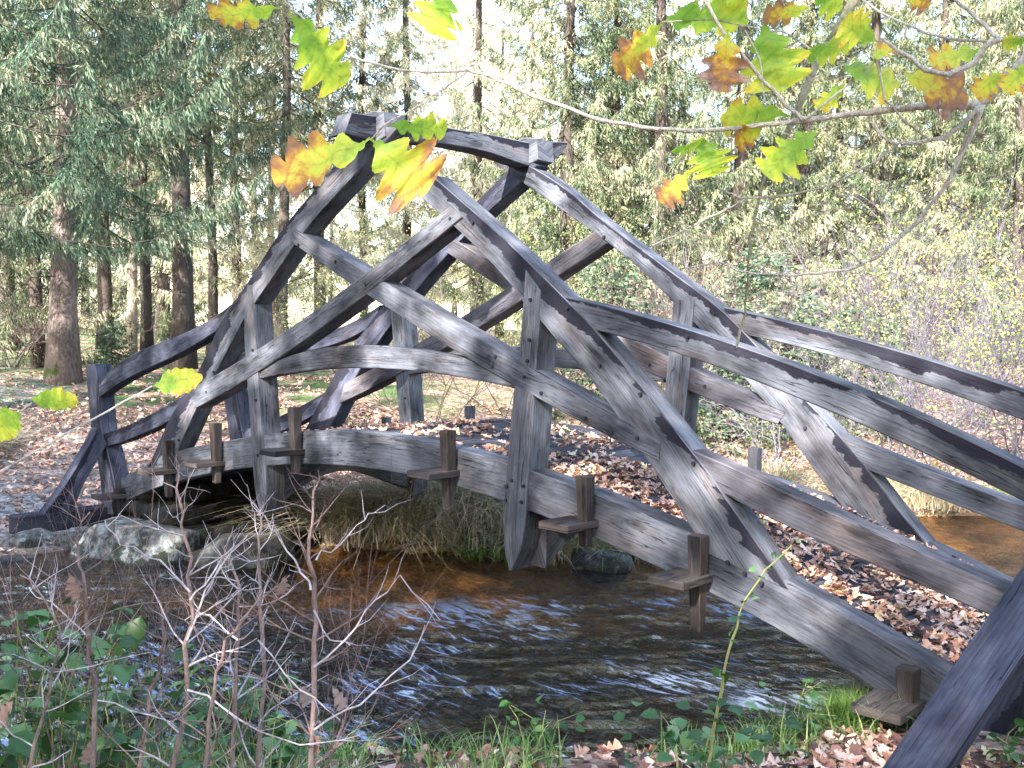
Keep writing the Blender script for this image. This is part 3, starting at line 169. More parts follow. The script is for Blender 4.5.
MT['shade_stone'] = bark('shade_black_stone', (.004, .004, .004), (.022, .021, .018), 0, 5)  # deep shade under the deck put into the stone colour
def groundmat():
    m, nt = nmat('leafy_ground'); g = N(nt, 'ShaderNodeNewGeometry'); P = g.outputs['Position']
    v = N(nt, 'ShaderNodeTexVoronoi'); v.inputs['Scale'].default_value = 24; nt.links.new(P, v.inputs['Vector'])
    s = N(nt, 'ShaderNodeSeparateColor'); nt.links.new(v.outputs['Color'], s.inputs[0])
    leaf = ramp(nt, s.outputs[0], [(0, (.03, .018, .014)), (.25, (.10, .055, .04)), (.5, (.19, .11, .085)), (.8, (.29, .19, .15)), (1, (.38, .28, .23))])
    soil = ramp(nt, noisef(nt, P, 9, 6, .7), [(.35, (.02, .015, .012)), (.65, (.09, .06, .04))])
    c = mix(nt, ramp(nt, noisef(nt, P, 2.2, 5, .6), [(.36, (0, 0, 0)), (.46, (1, 1, 1))]), soil, leaf)
    col = N(nt, 'ShaderNodeVertexColor'); col.layer_name = 'Zone'
    z = N(nt, 'ShaderNodeSeparateColor'); nt.links.new(col.outputs[0], z.inputs[0])
    moss = ramp(nt, noisef(nt, P, 14, 5, .7), [(.3, (.012, .025, .008)), (.7, (.06, .10, .025))])
    mm = mth(nt, 'MULTIPLY', z.outputs[1], ramp(nt, noisef(nt, P, 1.3, 4, .6), [(.42, (0, 0, 0)), (.52, (1, 1, 1))]))
    c = mix(nt, mm, c, moss)
    v2 = N(nt, 'ShaderNodeTexVoronoi'); v2.inputs['Scale'].default_value = 26; nt.links.new(P, v2.inputs['Vector'])
    s2 = N(nt, 'ShaderNodeSeparateColor'); nt.links.new(v2.outputs['Color'], s2.inputs[0])
    grav = ramp(nt, s2.outputs[1], [(0, (.06, .058, .06)), (.6, (.20, .19, .19)), (1, (.34, .32, .31))])
    gm = mth(nt, 'MULTIPLY', z.outputs[0], ramp(nt, noisef(nt, P, 6, 4, .7), [(.42, (0, 0, 0)), (.5, (1, 1, 1))]))
    c = mix(nt, gm, c, grav)
    bed = ramp(nt, noisef(nt, P, 5, 6, .65), [(.3, (.12, .07, .03)), (.5, (.36, .235, .11)), (.7, (.55, .40, .2))])
    deep = ramp(nt, noisef(nt, P, 2.4, 6, .7), [(.4, (.004, .0035, .003)), (.6, (.018, .013, .009)), (.74, (.10, .045, .02))])
    bed = mix(nt, col.outputs[1], deep, bed)
    c = mix(nt, z.outputs[2], c, bed)
    h = mth(nt, 'ADD', mth(nt, 'MULTIPLY', v.outputs['Distance'], .8), noisef(nt, P, 9, 6, .7))
    surf(nt, c, .85, h, .9, .03, .3); return m
MT['ground'] = groundmat()
def watermat():
    m, nt = nmat('stream_water'); g = N(nt, 'ShaderNodeNewGeometry')
    mp = N(nt, 'ShaderNodeMapping'); mp.inputs['Rotation'].default_value = (0, 0, math.radians(-38)); mp.inputs['Scale'].default_value = (1.0, 2.6, 1)
    nt.links.new(g.outputs['Position'], mp.inputs[0])
    n = noisef(nt, mp.outputs[0], 6, 6, .6, .6)
    b = N(nt, 'ShaderNodeBump'); b.inputs['Strength'].default_value = 1; b.inputs['Distance'].default_value = .15
    nt.links.new(n, b.inputs['Height'])
    gl = N(nt, 'ShaderNodeBsdfGlossy'); gl.inputs['Roughness'].default_value = .03; gl.inputs['Color'].default_value = (.95, .97, 1, 1)
    tr = N(nt, 'ShaderNodeBsdfTransparent'); tr.inputs[0].default_value = (.80, .64, .42, 1)
    df = N(nt, 'ShaderNodeBsdfDiffuse'); df.inputs[0].default_value = (.012, .010, .009, 1)
    m1 = N(nt, 'ShaderNodeMixShader'); m1.inputs[0].default_value = .35
    mp2 = N(nt, 'ShaderNodeMapping'); mp2.inputs['Rotation'].default_value = (0, 0, math.radians(-38)); mp2.inputs['Scale'].default_value = (1.0, 4.5, 1); nt.links.new(g.outputs['Position'], mp2.inputs[0])
    fo = noisef(nt, mp2.outputs[0], 4.2, 8, .74, .7); fg = noisef(nt, g.outputs['Position'], .9, 3, .5)
    fm = ramp(nt, mth(nt, 'MULTIPLY_ADD', fg, .45, fo), [(.77, (0, 0, 0)), (.83, (1, 1, 1))])
    py = N(nt, 'ShaderNodeSeparateXYZ'); nt.links.new(g.outputs['Position'], py.inputs[0]); px = mth(nt, 'MULTIPLY_ADD', py.outputs[1], -.42, py.outputs[0])
    fm = mix(nt, 1, fm, ramp(nt, mth(nt, 'MULTIPLY_ADD', px, .1, .5), [(.44, (0, 0, 0)), (.50, (1, 1, 1))]), 'MULTIPLY')
    fm = mix(nt, 1, fm, ramp(nt, mth(nt, 'MULTIPLY', py.outputs[1], .1), [(.28, (1, 1, 1)), (.4, (0, 0, 0))]), 'MULTIPLY')
    dc = mix(nt, fm, (.004, .004, .005), (.24, .31, .46)); nt.links.new(dc, df.inputs[0])  # pale blue streaks painted in for sky glints on the ripples
    nt.links.new(mth(nt, 'MULTIPLY_ADD', fm, .6, .10), m1.inputs[0])
    nt.links.new(tr.outputs[0], m1.inputs[1]); nt.links.new(df.outputs[0], m1.inputs[2])
    fr = N(nt, 'ShaderNodeFresnel'); fr.inputs[0].default_value = 1.34
    nt.links.new(b.outputs[0], fr.inputs['Normal']); nt.links.new(b.outputs[0], gl.inputs['Normal'])
    ms = N(nt, 'ShaderNodeMixShader'); nt.links.new(fr.outputs[0], ms.inputs[0]); nt.links.new(m1.outputs[0], ms.inputs[1]); nt.links.new(gl.outputs[0], ms.inputs[2])
    o = N(nt, 'ShaderNodeOutputMaterial'); nt.links.new(ms.outputs[0], o.inputs[0]); return m
MT['water'] = watermat()
def oakleafmat():
    m, nt = nmat('autumn_oak_leaf')
    u = N(nt, 'ShaderNodeUVMap'); u.uv_map = 'UVMap'; sp = N(nt, 'ShaderNodeSeparateXYZ'); nt.links.new(u.outputs[0], sp.inputs[0])
    oi = N(nt, 'ShaderNodeObjectInfo'); hs = N(nt, 'ShaderNodeSeparateColor'); nt.links.new(oi.outputs['Color'], hs.inputs[0])
    t = N(nt, 'ShaderNodeTexCoord')
    nn = noisef(nt, t.outputs['Object'], 5.5, 6, .62)
    edge = mth(nt, 'ABSOLUTE', sp.outputs[0])
    k = mth(nt, 'ADD', mth(nt, 'MULTIPLY_ADD', sp.outputs[1], .55, mth(nt, 'MULTIPLY', edge, .38)), mth(nt, 'MULTIPLY_ADD', nn, 1.1, mth(nt, 'MULTIPLY_ADD', hs.outputs[0], .62, -.86)))
    c = ramp(nt, k, [(.0, (.20, .36, .04)), (.22, (.38, .50, .05)), (.42, (.60, .60, .06)), (.56, (.64, .42, .05)), (.68, (.48, .22, .05)), (.85, (.26, .13, .09)), (1, (.42, .28, .22))])
    vein = ramp(nt, edge, [(.0, (1, 1, 1)), (.035, (0, 0, 0))])
    c = mix(nt, mix(nt, 1, vein, (.5, .5, .5), 'MULTIPLY'), c, (.35, .28, .06))
    sv = N(nt, 'ShaderNodeTexWave'); sv.bands_direction = 'Y'; sv.inputs['Scale'].default_value = 1.4; sv.inputs['Distortion'].default_value = 1
    cm = N(nt, 'ShaderNodeCombineXYZ'); nt.links.new(mth(nt, 'SUBTRACT', sp.outputs[1], mth(nt, 'MULTIPLY', edge, .28)), cm.inputs[1]); nt.links.new(cm.outputs[0], sv.inputs['Vector'])
    c = mix(nt, .35, c, ramp(nt, sv.outputs[0], [(.0, (.6, .55, .4)), (.12, (1, 1, 1))]), 'MULTIPLY')
    sp2 = ramp(nt, noisef(nt, t.outputs['Object'], 17, 3), [(.66, (1, 1, 1)), (.73, (.35, .2, .08))])
    c = mix(nt, .8, c, sp2, 'MULTIPLY')
    surf(nt, c, .5, nn, .5, .003, .4, trans=.5); return m
MT['oakleaf'] = oakleafmat()
# ------------------------------------------------------------------ mesh helpers
def npmesh(name, V, F, mat, smooth=False):
    V = np.asarray(V, np.float32).reshape(-1, 3); F = np.asarray(F, np.int32); k = F.shape[1]
    me = bpy.data.meshes.new(name); me.vertices.add(len(V)); me.vertices.foreach_set('co', V.ravel())
    me.loops.add(F.size); me.loops.foreach_set('vertex_index', F.ravel())
    me.polygons.add(len(F)); me.polygons.foreach_set('loop_start', np.arange(0, F.size, k, dtype=np.int32))
    me.polygons.foreach_set('loop_total', np.full(len(F), k, np.int32))
    me.polygons.foreach_set('use_smooth', np.full(len(F), smooth, bool))
    me.update(calc_edges=True); me.materials.append(mat); return me
def link(name, me, parent=None):
    o = bpy.data.objects.new(name, me); COL.objects.link(o)
    if parent: o.parent = parent
    return o
def tag(o, label=None, cat=None, group=None, kind=None):
    for k, v in (('label', label), ('category', cat), ('group', group), ('kind', kind)):
        if v: o[k] = v
    return o
def empty(name, loc=(0, 0, 0), rz=0, **kw):
    o = bpy.data.objects.new(name, None); COL.objects.link(o); o.location = loc; o.rotation_euler = (0, 0, rz); o.empty_display_size = .2
    return tag(o, **kw)
def copy_tree(o, parent=None):
    c = o.copy(); COL.objects.link(c); c.parent = parent
    for ch in [x for x in KIDS.get(o.name, [])]: copy_tree(ch, c)
    return c
KIDS = {}
def kid(parent, o): KIDS.setdefault(parent.name, []).append(o); return o
class MB:
    def __init__(s): s.v = []; s.f = []
    def box(s, x0, x1, y0, y1, z0, z1):
        n = len(s.v); s.v += [(x, y, z) for x in (x0, x1) for y in (y0, y1) for z in (z0, z1)]
        s.f += [tuple(n + i for i in q) for q in ((0, 1, 3, 2), (4, 6, 7, 5), (0, 4, 5, 1), (2, 3, 7, 6), (0, 2, 6, 4), (1, 5, 7, 3))]
    def tube(s, pts, sides=6, cap=True):
        n0 = len(s.v); P = [Vector(p[:3]) for p in pts]; a = Vector((.31, .22, .92))
        for i, p in enumerate(P):
            d = (P[min(i + 1, len(P) - 1)] - P[max(i - 1, 0)]).normalized()
            x = d.cross(a);  x = x.normalized() if x.length > .05 else d.orthogonal().normalized(); y = d.cross(x); r = pts[i][3]
            for k in range(sides):
                t = 2 * PI * k / sides; s.v.append(tuple(p + x * (r * math.cos(t)) + y * (r * math.sin(t))))
        for i in range(len(P) - 1):
            for k in range(sides):
                a0 = n0 + i * sides + k; b0 = n0 + i * sides + (k + 1) % sides; s.f.append((a0, b0, b0 + sides, a0 + sides))
        if cap:
            s.f.append(tuple(n0 + k for k in reversed(range(sides)))); e = n0 + (len(P) - 1) * sides; s.f.append(tuple(e + k for k in range(sides)))
    def build(s, name, mat, parent=None, smooth=False, bevel=0):
        me = bpy.data.meshes.new(name); me.from_pydata(s.v, [], s.f); me.materials.append(mat)
        if smooth: me.polygons.foreach_set('use_smooth', [True] * len(me.polygons))
        me.update()
        if bevel:
            bm = bmesh.new(); bm.from_mesh(me); bmesh.ops.recalc_face_normals(bm, faces=bm.faces)
            bmesh.ops.bevel(bm, geom=list(bm.edges), offset=bevel, segments=1, affect='EDGES'); bm.to_mesh(me); bm.free()
        o = link(name, me, parent)
        return o
def boxuv(me, axis=0, off=0.0):
    """metric UVs: u along the grain axis, v across"""
    uv = me.uv_layers.new(name='UVMap'); st = me.uv_layers.new(name='Stain')
    for p in me.polygons:
        n = p.normal; o = [i for i in range(3) if i != axis]
        a = o[0] if abs(n[o[0]]) < abs(n[o[1]]) else o[1]
        for li in p.loop_indices:
            co = me.vertices[me.loops[li].vertex_index].co
            uv.data[li].uv = (co[axis] + off, co[a] + off * 1.7); st.data[li].uv = (0, 0)
def resample(pts, n):
    P = np.array(pts, float); d = np.r_[0, np.cumsum(np.linalg.norm(np.diff(P, axis=0), axis=1))]
    t = np.linspace(0, d[-1], n); return np.c_[np.interp(t, d, P[:, 0]), np.interp(t, d, P[:, 1])]
def smoothpl(P, it=2):
    P = P.copy()
    for _ in range(it): P[1:-1] = P[1:-1] * .5 + (P[:-2] + P[2:]) * .25
    return P
def beam(name, top, bot, d0, d1, mat, parent, n=26, plane='xz', off=0.0, cham=.007, seed=0):
    """timber from two long edges (a,b coords in the plane), extruded from d0 to d1 across it"""
    A = smoothpl(resample(top, n)); B = smoothpl(resample(bot, n)); r = random.Random(seed)
    Wd = np.linalg.norm(A - B, axis=1, keepdims=True); Wd = np.maximum(Wd, 1e-4); D = (B - A) / Wd
    wig = np.array([noise.noise(Vector((i * .35, seed * 3.1, 0))) for i in range(n)])[:, None] * .002
    A = A + D * wig; B = B + D * wig * .7; L = np.r_[0, np.cumsum(np.linalg.norm(np.diff((A + B) / 2, axis=0), axis=1))]
    sg = 1 if d1 > d0 else -1
    prof = []; c = cham
    for (e, s, dd) in ((A, D * c, 0), (B, -D * c, 0), (B, D * 0, c), (B, D * 0, -c), (B, -D * c, 1), (A, D * c, 1), (A, D * 0, -c), (A, D * 0, c)):
        y = {0: d0, 1: d1}.get(dd) if dd in (0, 1) else (d0 + sg * c if dd > 0 else d1 - sg * c)
        prof.append((e + s, y))
    V = []; vc = [0 + c, 1, 1, 1, 1, 0, 0, 0]
    for i in range(n):
        for q, y in prof: V.append((q[i][0], y, q[i][1]) if plane == 'xz' else (y, q[i][0], q[i][1]))
    F = []; UV = []; ST = []; T = abs(d1 - d0); u0 = off
    for i in range(n - 1):
        for k in range(8):
            a, b = i * 8 + k, i * 8 + (k + 1) % 8; F.append((a, b, b + 8, a + 8))
            w0, w1 = Wd[i][0], Wd[i + 1][0]
            if k in (0, 4):     # broad faces; v measured from the bottom edge
                hi, lo = (1, 0) if k == 0 else (0, 1)
                UV += [(L[i] + u0, w0 * hi + off), (L[i] + u0, w0 * lo + off), (L[i + 1] + u0, w1 * lo + off), (L[i + 1] + u0, w1 * hi + off)]
                ST += [(1, hi), (1, lo), (1, lo), (1, hi)]
            else:
                s0, s1 = (0, T) if k in (2, 6) else (0, .01)
                UV += [(L[i] + u0 + 5, s0 + off), (L[i] + u0 + 5, s1 + off), (L[i + 1] + u0 + 5, s1 + off), (L[i + 1] + u0 + 5, s0 + off)]
                ST += [(0, 0)] * 4
    F.append(tuple(range(7, -1, -1))); F.append(tuple((n - 1) * 8 + k for k in range(8)))
    for _ in range(2): UV += [(k * .02 + off, .05 * k) for k in range(8)]; ST += [(0, 0)] * 8
    me = bpy.data.meshes.new(name); me.from_pydata(V, [], F)
    uv = me.uv_layers.new(name='UVMap'); uv.data.foreach_set('uv', np.array(UV, np.float32).ravel())
    st = me.uv_layers.new(name='Stain'); st.data.foreach_set('uv', np.array(ST, np.float32).ravel())
    me.materials.append(mat); me.update()
    bm = bmesh.new(); bm.from_mesh(me); bmesh.ops.recalc_face_normals(bm, faces=bm.faces); bm.to_mesh(me); bm.free()
    return link(name, me, parent)
# ------------------------------------------------------------------ terrain
FARB = [(-5.2, -9), (-4.9, -5), (-4.4, -2.5), (-4.05, -1.2), (-3.75, .3), (-2.7, 1.15), (-1.5, 1.75), (-.5, 3.1), (.1, 4.6), (.65, 7), (2.0, 8.5), (4, 9.8), (9, 11.5), (16, 12)]
NEARB = [(-1.5, -9), (-.6, -5), (.3, -3.6), (1.6, -2.25), (2.5, -1.3), (3.15, -.6), (3.45, .9), (3.7, 2.5), (4.5, 4.5), (6.5, 6.0), (10, 7.2), (16, 7.6)]
WZ = -1.3
def seg_d(P, poly):
    best = np.full(len(P), 1e9)
    for a, b in zip(poly[:-1], poly[1:]):
        a = np.array(a, float); b = np.array(b, float); ab = b - a
        t = np.clip(((P - a) @ ab) / (ab @ ab), 0, 1); q = a + t[:, None] * ab
        best = np.minimum(best, np.hypot(*(P - q).T))
    return best
def inside(P, poly):
    r = np.zeros(len(P), bool); n = len(poly)
    for i in range(n):
        x1, y1 = poly[i]; x2, y2 = poly[(i + 1) % n]
        if y1 == y2: continue
        c = ((y1 > P[:, 1]) != (y2 > P[:, 1])) & (P[:, 0] < (x2 - x1) * (P[:, 1] - y1) / (y2 - y1) + x1); r ^= c
    return r
RIVER = FARB + NEARB[::-1]
def vnoise(P, s, seed):
    """cheap smooth value noise on arrays"""
    r = np.random.RandomState(seed).rand(64, 64); Q = P * s; i = np.floor(Q).astype(int); f = Q - i; f = f * f * (3 - 2 * f)
    g = lambda a, b: r[(i[:, 0] + a) % 64, (i[:, 1] + b) % 64]
    return (g(0, 0) * (1 - f[:, 0]) + g(1, 0) * f[:, 0]) * (1 - f[:, 1]) + (g(0, 1) * (1 - f[:, 0]) + g(1, 1) * f[:, 0]) * f[:, 1] - .5
def hz(P):
    P = np.asarray(P, float).reshape(-1, 2); df = seg_d(P, FARB); dn = seg_d(P, NEARB); ins = inside(P, RIVER)
    n = vnoise(P, .55, 3) * .12 + vnoise(P, 1.9, 4) * .05
    sm = lambda x: np.clip(x, 0, 1) ** 2 * (3 - 2 * np.clip(x, 0, 1))
    far = WZ + .26 * sm(df / .35) + .05 * sm((df - .3) / .8) + np.interp(df, [0, 2.5, 9.5, 22, 60], [0, 0, .92, 1.25, 2.6]) + n * np.clip(df, 0, 1)
    hill = np.clip((P[:, 1] - 7) / 6, 0, 1) * np.clip((P[:, 0] + 6) / 6, 0, 1) * np.clip(df / 3, 0, 1) * .35
    far = far + hill
    near = WZ + .34 * sm(dn / .5) + .10 * sm((dn - .4) / .8) + n * .5 * np.clip(dn, 0, 1) + np.interp(dn, [0, 5, 40], [0, 0, 1.2])
    d = np.minimum(df, dn); bed = WZ - .04 - .30 * sm(df / 1.7) * sm(dn / .5) + vnoise(P, 2.3, 8) * .1 * np.clip(d * 2, 0, 1) + vnoise(P, 6, 9) * .04
    m = np.clip(1 - np.maximum(np.abs(P[:, 0] + 3.9) - 1.15, 0) / .45, 0, 1) * np.clip((2.1 - P[:, 1]) / .8, 0, 1) * np.clip((P[:, 1] + 3.5) / 1.0, 0, 1)
    far = far * (1 - m) + np.minimum(far, -1.30 + n * .3) * m
    out = np.where(df < dn, far, near); out = np.where(ins, bed, out)
    return out
def axis(c, lo, hi, n, k=3.2):
    t = np.linspace(-1, 1, n); s = np.sinh(k * t) / math.sinh(k); return np.where(s < 0, c + s * (c - lo), c + s * (hi - c))
gx = axis(0.5, -150, 90, 330, 4.2); gy = axis(0.5, -60, 150, 330, 4.2)
X, Y = np.meshgrid(gx, gy, indexing='ij'); PP = np.c_[X.ravel(), Y.ravel()]; Z = hz(PP)
idx = np.arange(330 * 330).reshape(330, 330)
F = np.stack([idx[:-1, :-1], idx[1:, :-1], idx[1:, 1:], idx[:-1, 1:]], -1).reshape(-1, 4)
me = npmesh('ground', np.c_[PP, Z], F, MT['ground'], True)
ca = me.color_attributes.new('Zone', 'FLOAT_COLOR', 'POINT')
ins = inside(PP, RIVER); dfa = seg_d(PP, FARB); dne = seg_d(PP, NEARB)
path = np.clip(1.5 - np.abs(PP[:, 1] - (.4 - (PP[:, 0] + 4.5) * -.03) + (PP[:, 0] + 4) * .12) / 1.4, 0, 1) * (PP[:, 0] < -4)  # gravelled path running on from the bridge
path = np.maximum(path * .55, np.clip(1.4 - np.hypot(PP[:, 0] + 6, PP[:, 1] + .7) / 1.7, 0, 1) * (PP[:, 0] < -4.7))
mossz = np.clip((np.hypot(PP[:, 0] - CAM[0], PP[:, 1] - CAM[1]) - 15) / 3, 0, 1) * np.clip((4 - (PP[:, 0] + 8) * .3 - (PP[:, 1] - 6)) / 3, 0, 1)
bedz = np.where(ins, 1, np.clip(1 - np.minimum(dfa, dne) / .08, 0, 1))
ca.data.foreach_set('color', np.c_[path, mossz, bedz, np.clip(1.5 - dfa / 1.3 + .42 * np.clip(PP[:, 1] - 4, 0, 1), 0, 1) * np.clip(1.5 - .5 * (PP[:, 1] - 3.2), .5, 1) * np.clip(.3 + .6 * (PP[:, 1] + .4), .3, 1)].astype(np.float32).ravel())
tag(link('ground', me), kind='structure')
# water sheet with modelled ripples
wx = np.arange(-4.5, 9, .05); wy = np.arange(-6, 12, .05); X, Y = np.meshgrid(wx, wy, indexing='ij'); WP = np.c_[X.ravel(), Y.ravel()]
a = math.radians(52); fl = np.c_[WP[:, 0] * math.cos(a) + WP[:, 1] * math.sin(a), -WP[:, 0] * math.sin(a) + WP[:, 1] * math.cos(a)]  # flow-aligned
warp = vnoise(fl, .8, 11) * .8
q1 = np.c_[fl[:, 0] * 1.6 + warp, fl[:, 1] * 3.6 + warp]; q2 = np.c_[fl[:, 0] * 3.6, fl[:, 1] * 7.5 + warp * 2]
amp = np.clip(seg_d(WP, FARB) / 1.0 - .45, .10, 1) * np.clip((5 - WP[:, 1]) / 2, .25, 1)
crest = lambda a: .5 - 2 * np.abs(a) ** .8   # sharp-crested ripples
wz = WZ + (crest(vnoise(q1, 1, 12)) * .035 + crest(vnoise(q2, 1, 13)) * .02) * amp - .01
keep = inside(WP, RIVER) | (np.minimum(seg_d(WP, FARB), seg_d(WP, NEARB)) < .25)
nx, ny = len(wx), len(wy); idx = np.arange(nx * ny).reshape(nx, ny)
F = np.stack([idx[:-1, :-1], idx[1:, :-1], idx[1:, 1:], idx[:-1, 1:]], -1).reshape(-1, 4); F = F[keep[F].all(1)]
us, inv = np.unique(F, return_inverse=True); F = inv.reshape(-1, 4)
tag(link('stream_water', npmesh('stream_water', np.c_[WP, wz][us], F, MT['water'], True)), kind='structure')
# ------------------------------------------------------------------ the bridge
bridge = empty('footbridge', (0, 0, 0), label='arched grey oak footbridge with crossed lattice sides over the stream', cat='bridge')
girder_pts = arc_pts = None
for i, (nm, y, th, top, bot, st, lb) in enumerate(DATA['M']):
    if nm == 'girder' and top: girder_pts = (top, bot)
    if nm == 'arched_rail' and top: arc_pts = (top, bot)
    if not top: top, bot = girder_pts if nm == 'girder' else arc_pts
    mk = 'wood' + (str(st) if st else '')
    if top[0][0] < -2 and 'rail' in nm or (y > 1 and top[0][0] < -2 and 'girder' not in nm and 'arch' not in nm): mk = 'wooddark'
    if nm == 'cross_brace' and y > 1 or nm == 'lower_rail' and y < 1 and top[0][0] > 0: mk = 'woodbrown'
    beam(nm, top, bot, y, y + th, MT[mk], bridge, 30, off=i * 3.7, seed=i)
GT = np.array(girder_pts[0])
for i, (nm, y, th, l, r, st) in enumerate(DATA['P']):
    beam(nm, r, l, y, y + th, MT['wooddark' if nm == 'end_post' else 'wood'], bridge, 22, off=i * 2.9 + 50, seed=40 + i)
# right-hand end posts (leaning out, mostly beyond the frame), near and far
for y in (-.009, 1.606):
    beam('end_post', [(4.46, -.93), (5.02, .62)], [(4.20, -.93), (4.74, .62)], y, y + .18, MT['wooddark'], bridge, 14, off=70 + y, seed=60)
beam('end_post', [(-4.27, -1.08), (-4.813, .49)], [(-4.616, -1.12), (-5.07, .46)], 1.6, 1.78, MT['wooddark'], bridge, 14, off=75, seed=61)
# sideways props from sill to end post: plane across the bridge
beam('prop', [(-.66, -1.035), (-.47, -.80), (-.25, -.45), (-.10, -.18)], [(-.36, -1.035), (-.27, -.80), (-.14, -.58), (-.0, -.36)], -4.70, -4.54, MT['wooddark'], bridge, 14, 'yz', off=80)
beam('prop', [(2.6, -1.03), (2.3, -.75), (2.03, -.42), (1.83, -.08)], [(2.3, -1.03), (2.1, -.76), (1.92, -.45), (1.79, -.25)], -4.70, -4.54, MT['wooddark'], bridge, 14, 'yz', off=83)
for z_off in (0,):
    o = beam('prop', [(-.05, -.12), (-.40, -.47), (-.76, -.83), (-.97, -1.04)], [(.08, -.24), (-.27, -.59), (-.63, -.95), (-.8, -1.12)], 4.2, 4.4, MT['wooddark'], bridge, 14, 'yz', off=86)
    for v in o.data.vertices: v.co.x += .38 * (v.co.z + .83)
    o = beam('prop', [(2.4, -1.04), (2.0, -.6), (1.80, -.12)], [(2.2, -1.1), (1.85, -.7), (1.785, -.3)], 4.2, 4.4, MT['wood'], bridge, 14, 'yz', off=88)
    for v in o.data.vertices: v.co.x += .38 * (v.co.z + .83)

# sills under both ends
for (x0, x1, z0, z1) in ((-4.74, -4.53, -1.225, -1.03), (4.30, 4.52, -1.13, -.96)):
    b = MB(); b.box(x0, x1, -.93, 2.6, z0, z1); o = b.build('sill_beam', MT['sill'], bridge, bevel=.012); boxuv(o.data, 1, x0)
# transverse floor beams that join the hangers, arched underneath
for sx in (-1, 1):
    xa = 1.545 * sx
    top = [(.15, -.24), (.8, -.24), (1.62, -.24)]; bot = [(.15, -.66), (.3, -.55), (.55, -.44), (.8, -.40), (1.05, -.44), (1.35, -.55), (1.62, -.66)]
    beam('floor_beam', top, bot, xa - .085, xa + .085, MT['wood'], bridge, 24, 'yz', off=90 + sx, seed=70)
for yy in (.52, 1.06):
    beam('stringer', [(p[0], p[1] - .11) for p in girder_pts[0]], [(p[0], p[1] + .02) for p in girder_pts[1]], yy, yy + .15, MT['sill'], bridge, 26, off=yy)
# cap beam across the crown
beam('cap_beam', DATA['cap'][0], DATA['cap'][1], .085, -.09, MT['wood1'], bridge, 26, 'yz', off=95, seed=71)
for y in (-.02, 1.60):   # rounded shoulder blocks where the cap meets each crown
    beam('crown_block', [(-.16, 2.40 + y * .04), (0, 2.45 + y * .04), (.17, 2.42 + y * .04)], [(-.18, 2.22 + y * .04), (0, 2.19 + y * .04), (.19, 2.24 + y * .04)], y, y + .2, MT['wood'], bridge, 10, off=97 + y, seed=72)
# deck of boards
V = []; b = MB(); gz = lambda x: float(np.interp(x, GT[:, 0], GT[:, 1]))
x = -4.2
while x < 4.2:
    w = .15 + rnd.random() * .03; z0, z1 = gz(x) - .035, gz(x + w - .012) - .035; dz = rnd.uniform(-.006, .006); n = len(b.v)
    for (xx, zz) in ((x, z0), (x + w - .012, z1)):
        for yy in (.168, 1.597):
            b.v += [(xx, yy, zz + dz), (xx, yy, zz + dz - .045)]
    b.f += [(n, n + 4, n + 6, n + 2), (n + 1, n + 3, n + 7, n + 5), (n, n + 1, n + 5, n + 4), (n + 2, n + 6, n + 7, n + 3), (n, n + 2, n + 3, n + 1), (n + 4, n + 5, n + 7, n + 6)]
    x += w
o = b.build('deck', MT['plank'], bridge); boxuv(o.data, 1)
# cross-beam tongues with their wedges
for i, (x, z0, z1, zt, ye, xe) in enumerate(DATA['pegs']):
    x0, x1 = x - .17, x + .055; b = MB(); b.box(x0, x1, -.28, .3, zt - .045, zt)
    b.box(x0 + .02, x1 - .02, .17, 1.59, zt - .09, zt - .005)
    cb = b.build('cross_beam', MT['peg'], bridge, bevel=.005); boxuv(cb.data, 1, i * 1.3)
    b = MB(); n = 0; tl = (z0 - zt) * .04
    b.v += [(x - .045, -.105, z0), (x + .04, -.105, z0), (x + .04, -.02, z0), (x - .045, -.02, z0), (x - .03, -.09 + .01, z1), (x + .03, -.08, z1), (x + .03, -.024, z1), (x - .03, -.024, z1)]
    b.f += [(0, 1, 2, 3), (7, 6, 5, 4), (0, 4, 5, 1), (1, 5, 6, 2), (2, 6, 7, 3), (3, 7, 4, 0)]
    w = b.build('wedge', MT['peg'], cb, bevel=.004); boxuv(w.data, 2, i * .7)
for x in [p[0] for p in DATA['pegs']]:   # the same wedges on the far side
    z = gz(x); b = MB(); b.box(x - .04, x + .04, 1.83, 1.90, z - .35, z + .13); w = b.build('wedge', MT['wood'], bridge, bevel=.004); boxuv(w.data, 2, x)
    b = MB(); b.box(x - .12, x + .11, 1.766, 2.05, z - .27, z - .22); w = b.build('cross_beam', MT['peg'], bridge, bevel=.004); boxuv(w.data, 1, x)
# oak dowels at the joints
def dowel(x, z, y=-.0):
    b = MB(); k = 8; r = .0115
    b.tube([(x, y + .01, z, r), (x, y - .004, z, r)], k); b.build('dowel', MT['sill'], bridge)
for x, z in DATA['dow']: dowel(x, z, -.0205 if abs(z - .3) < 1.6 and False else -.019)
for x, z in DATA['fdow']: dowel(x, z, 1.594)

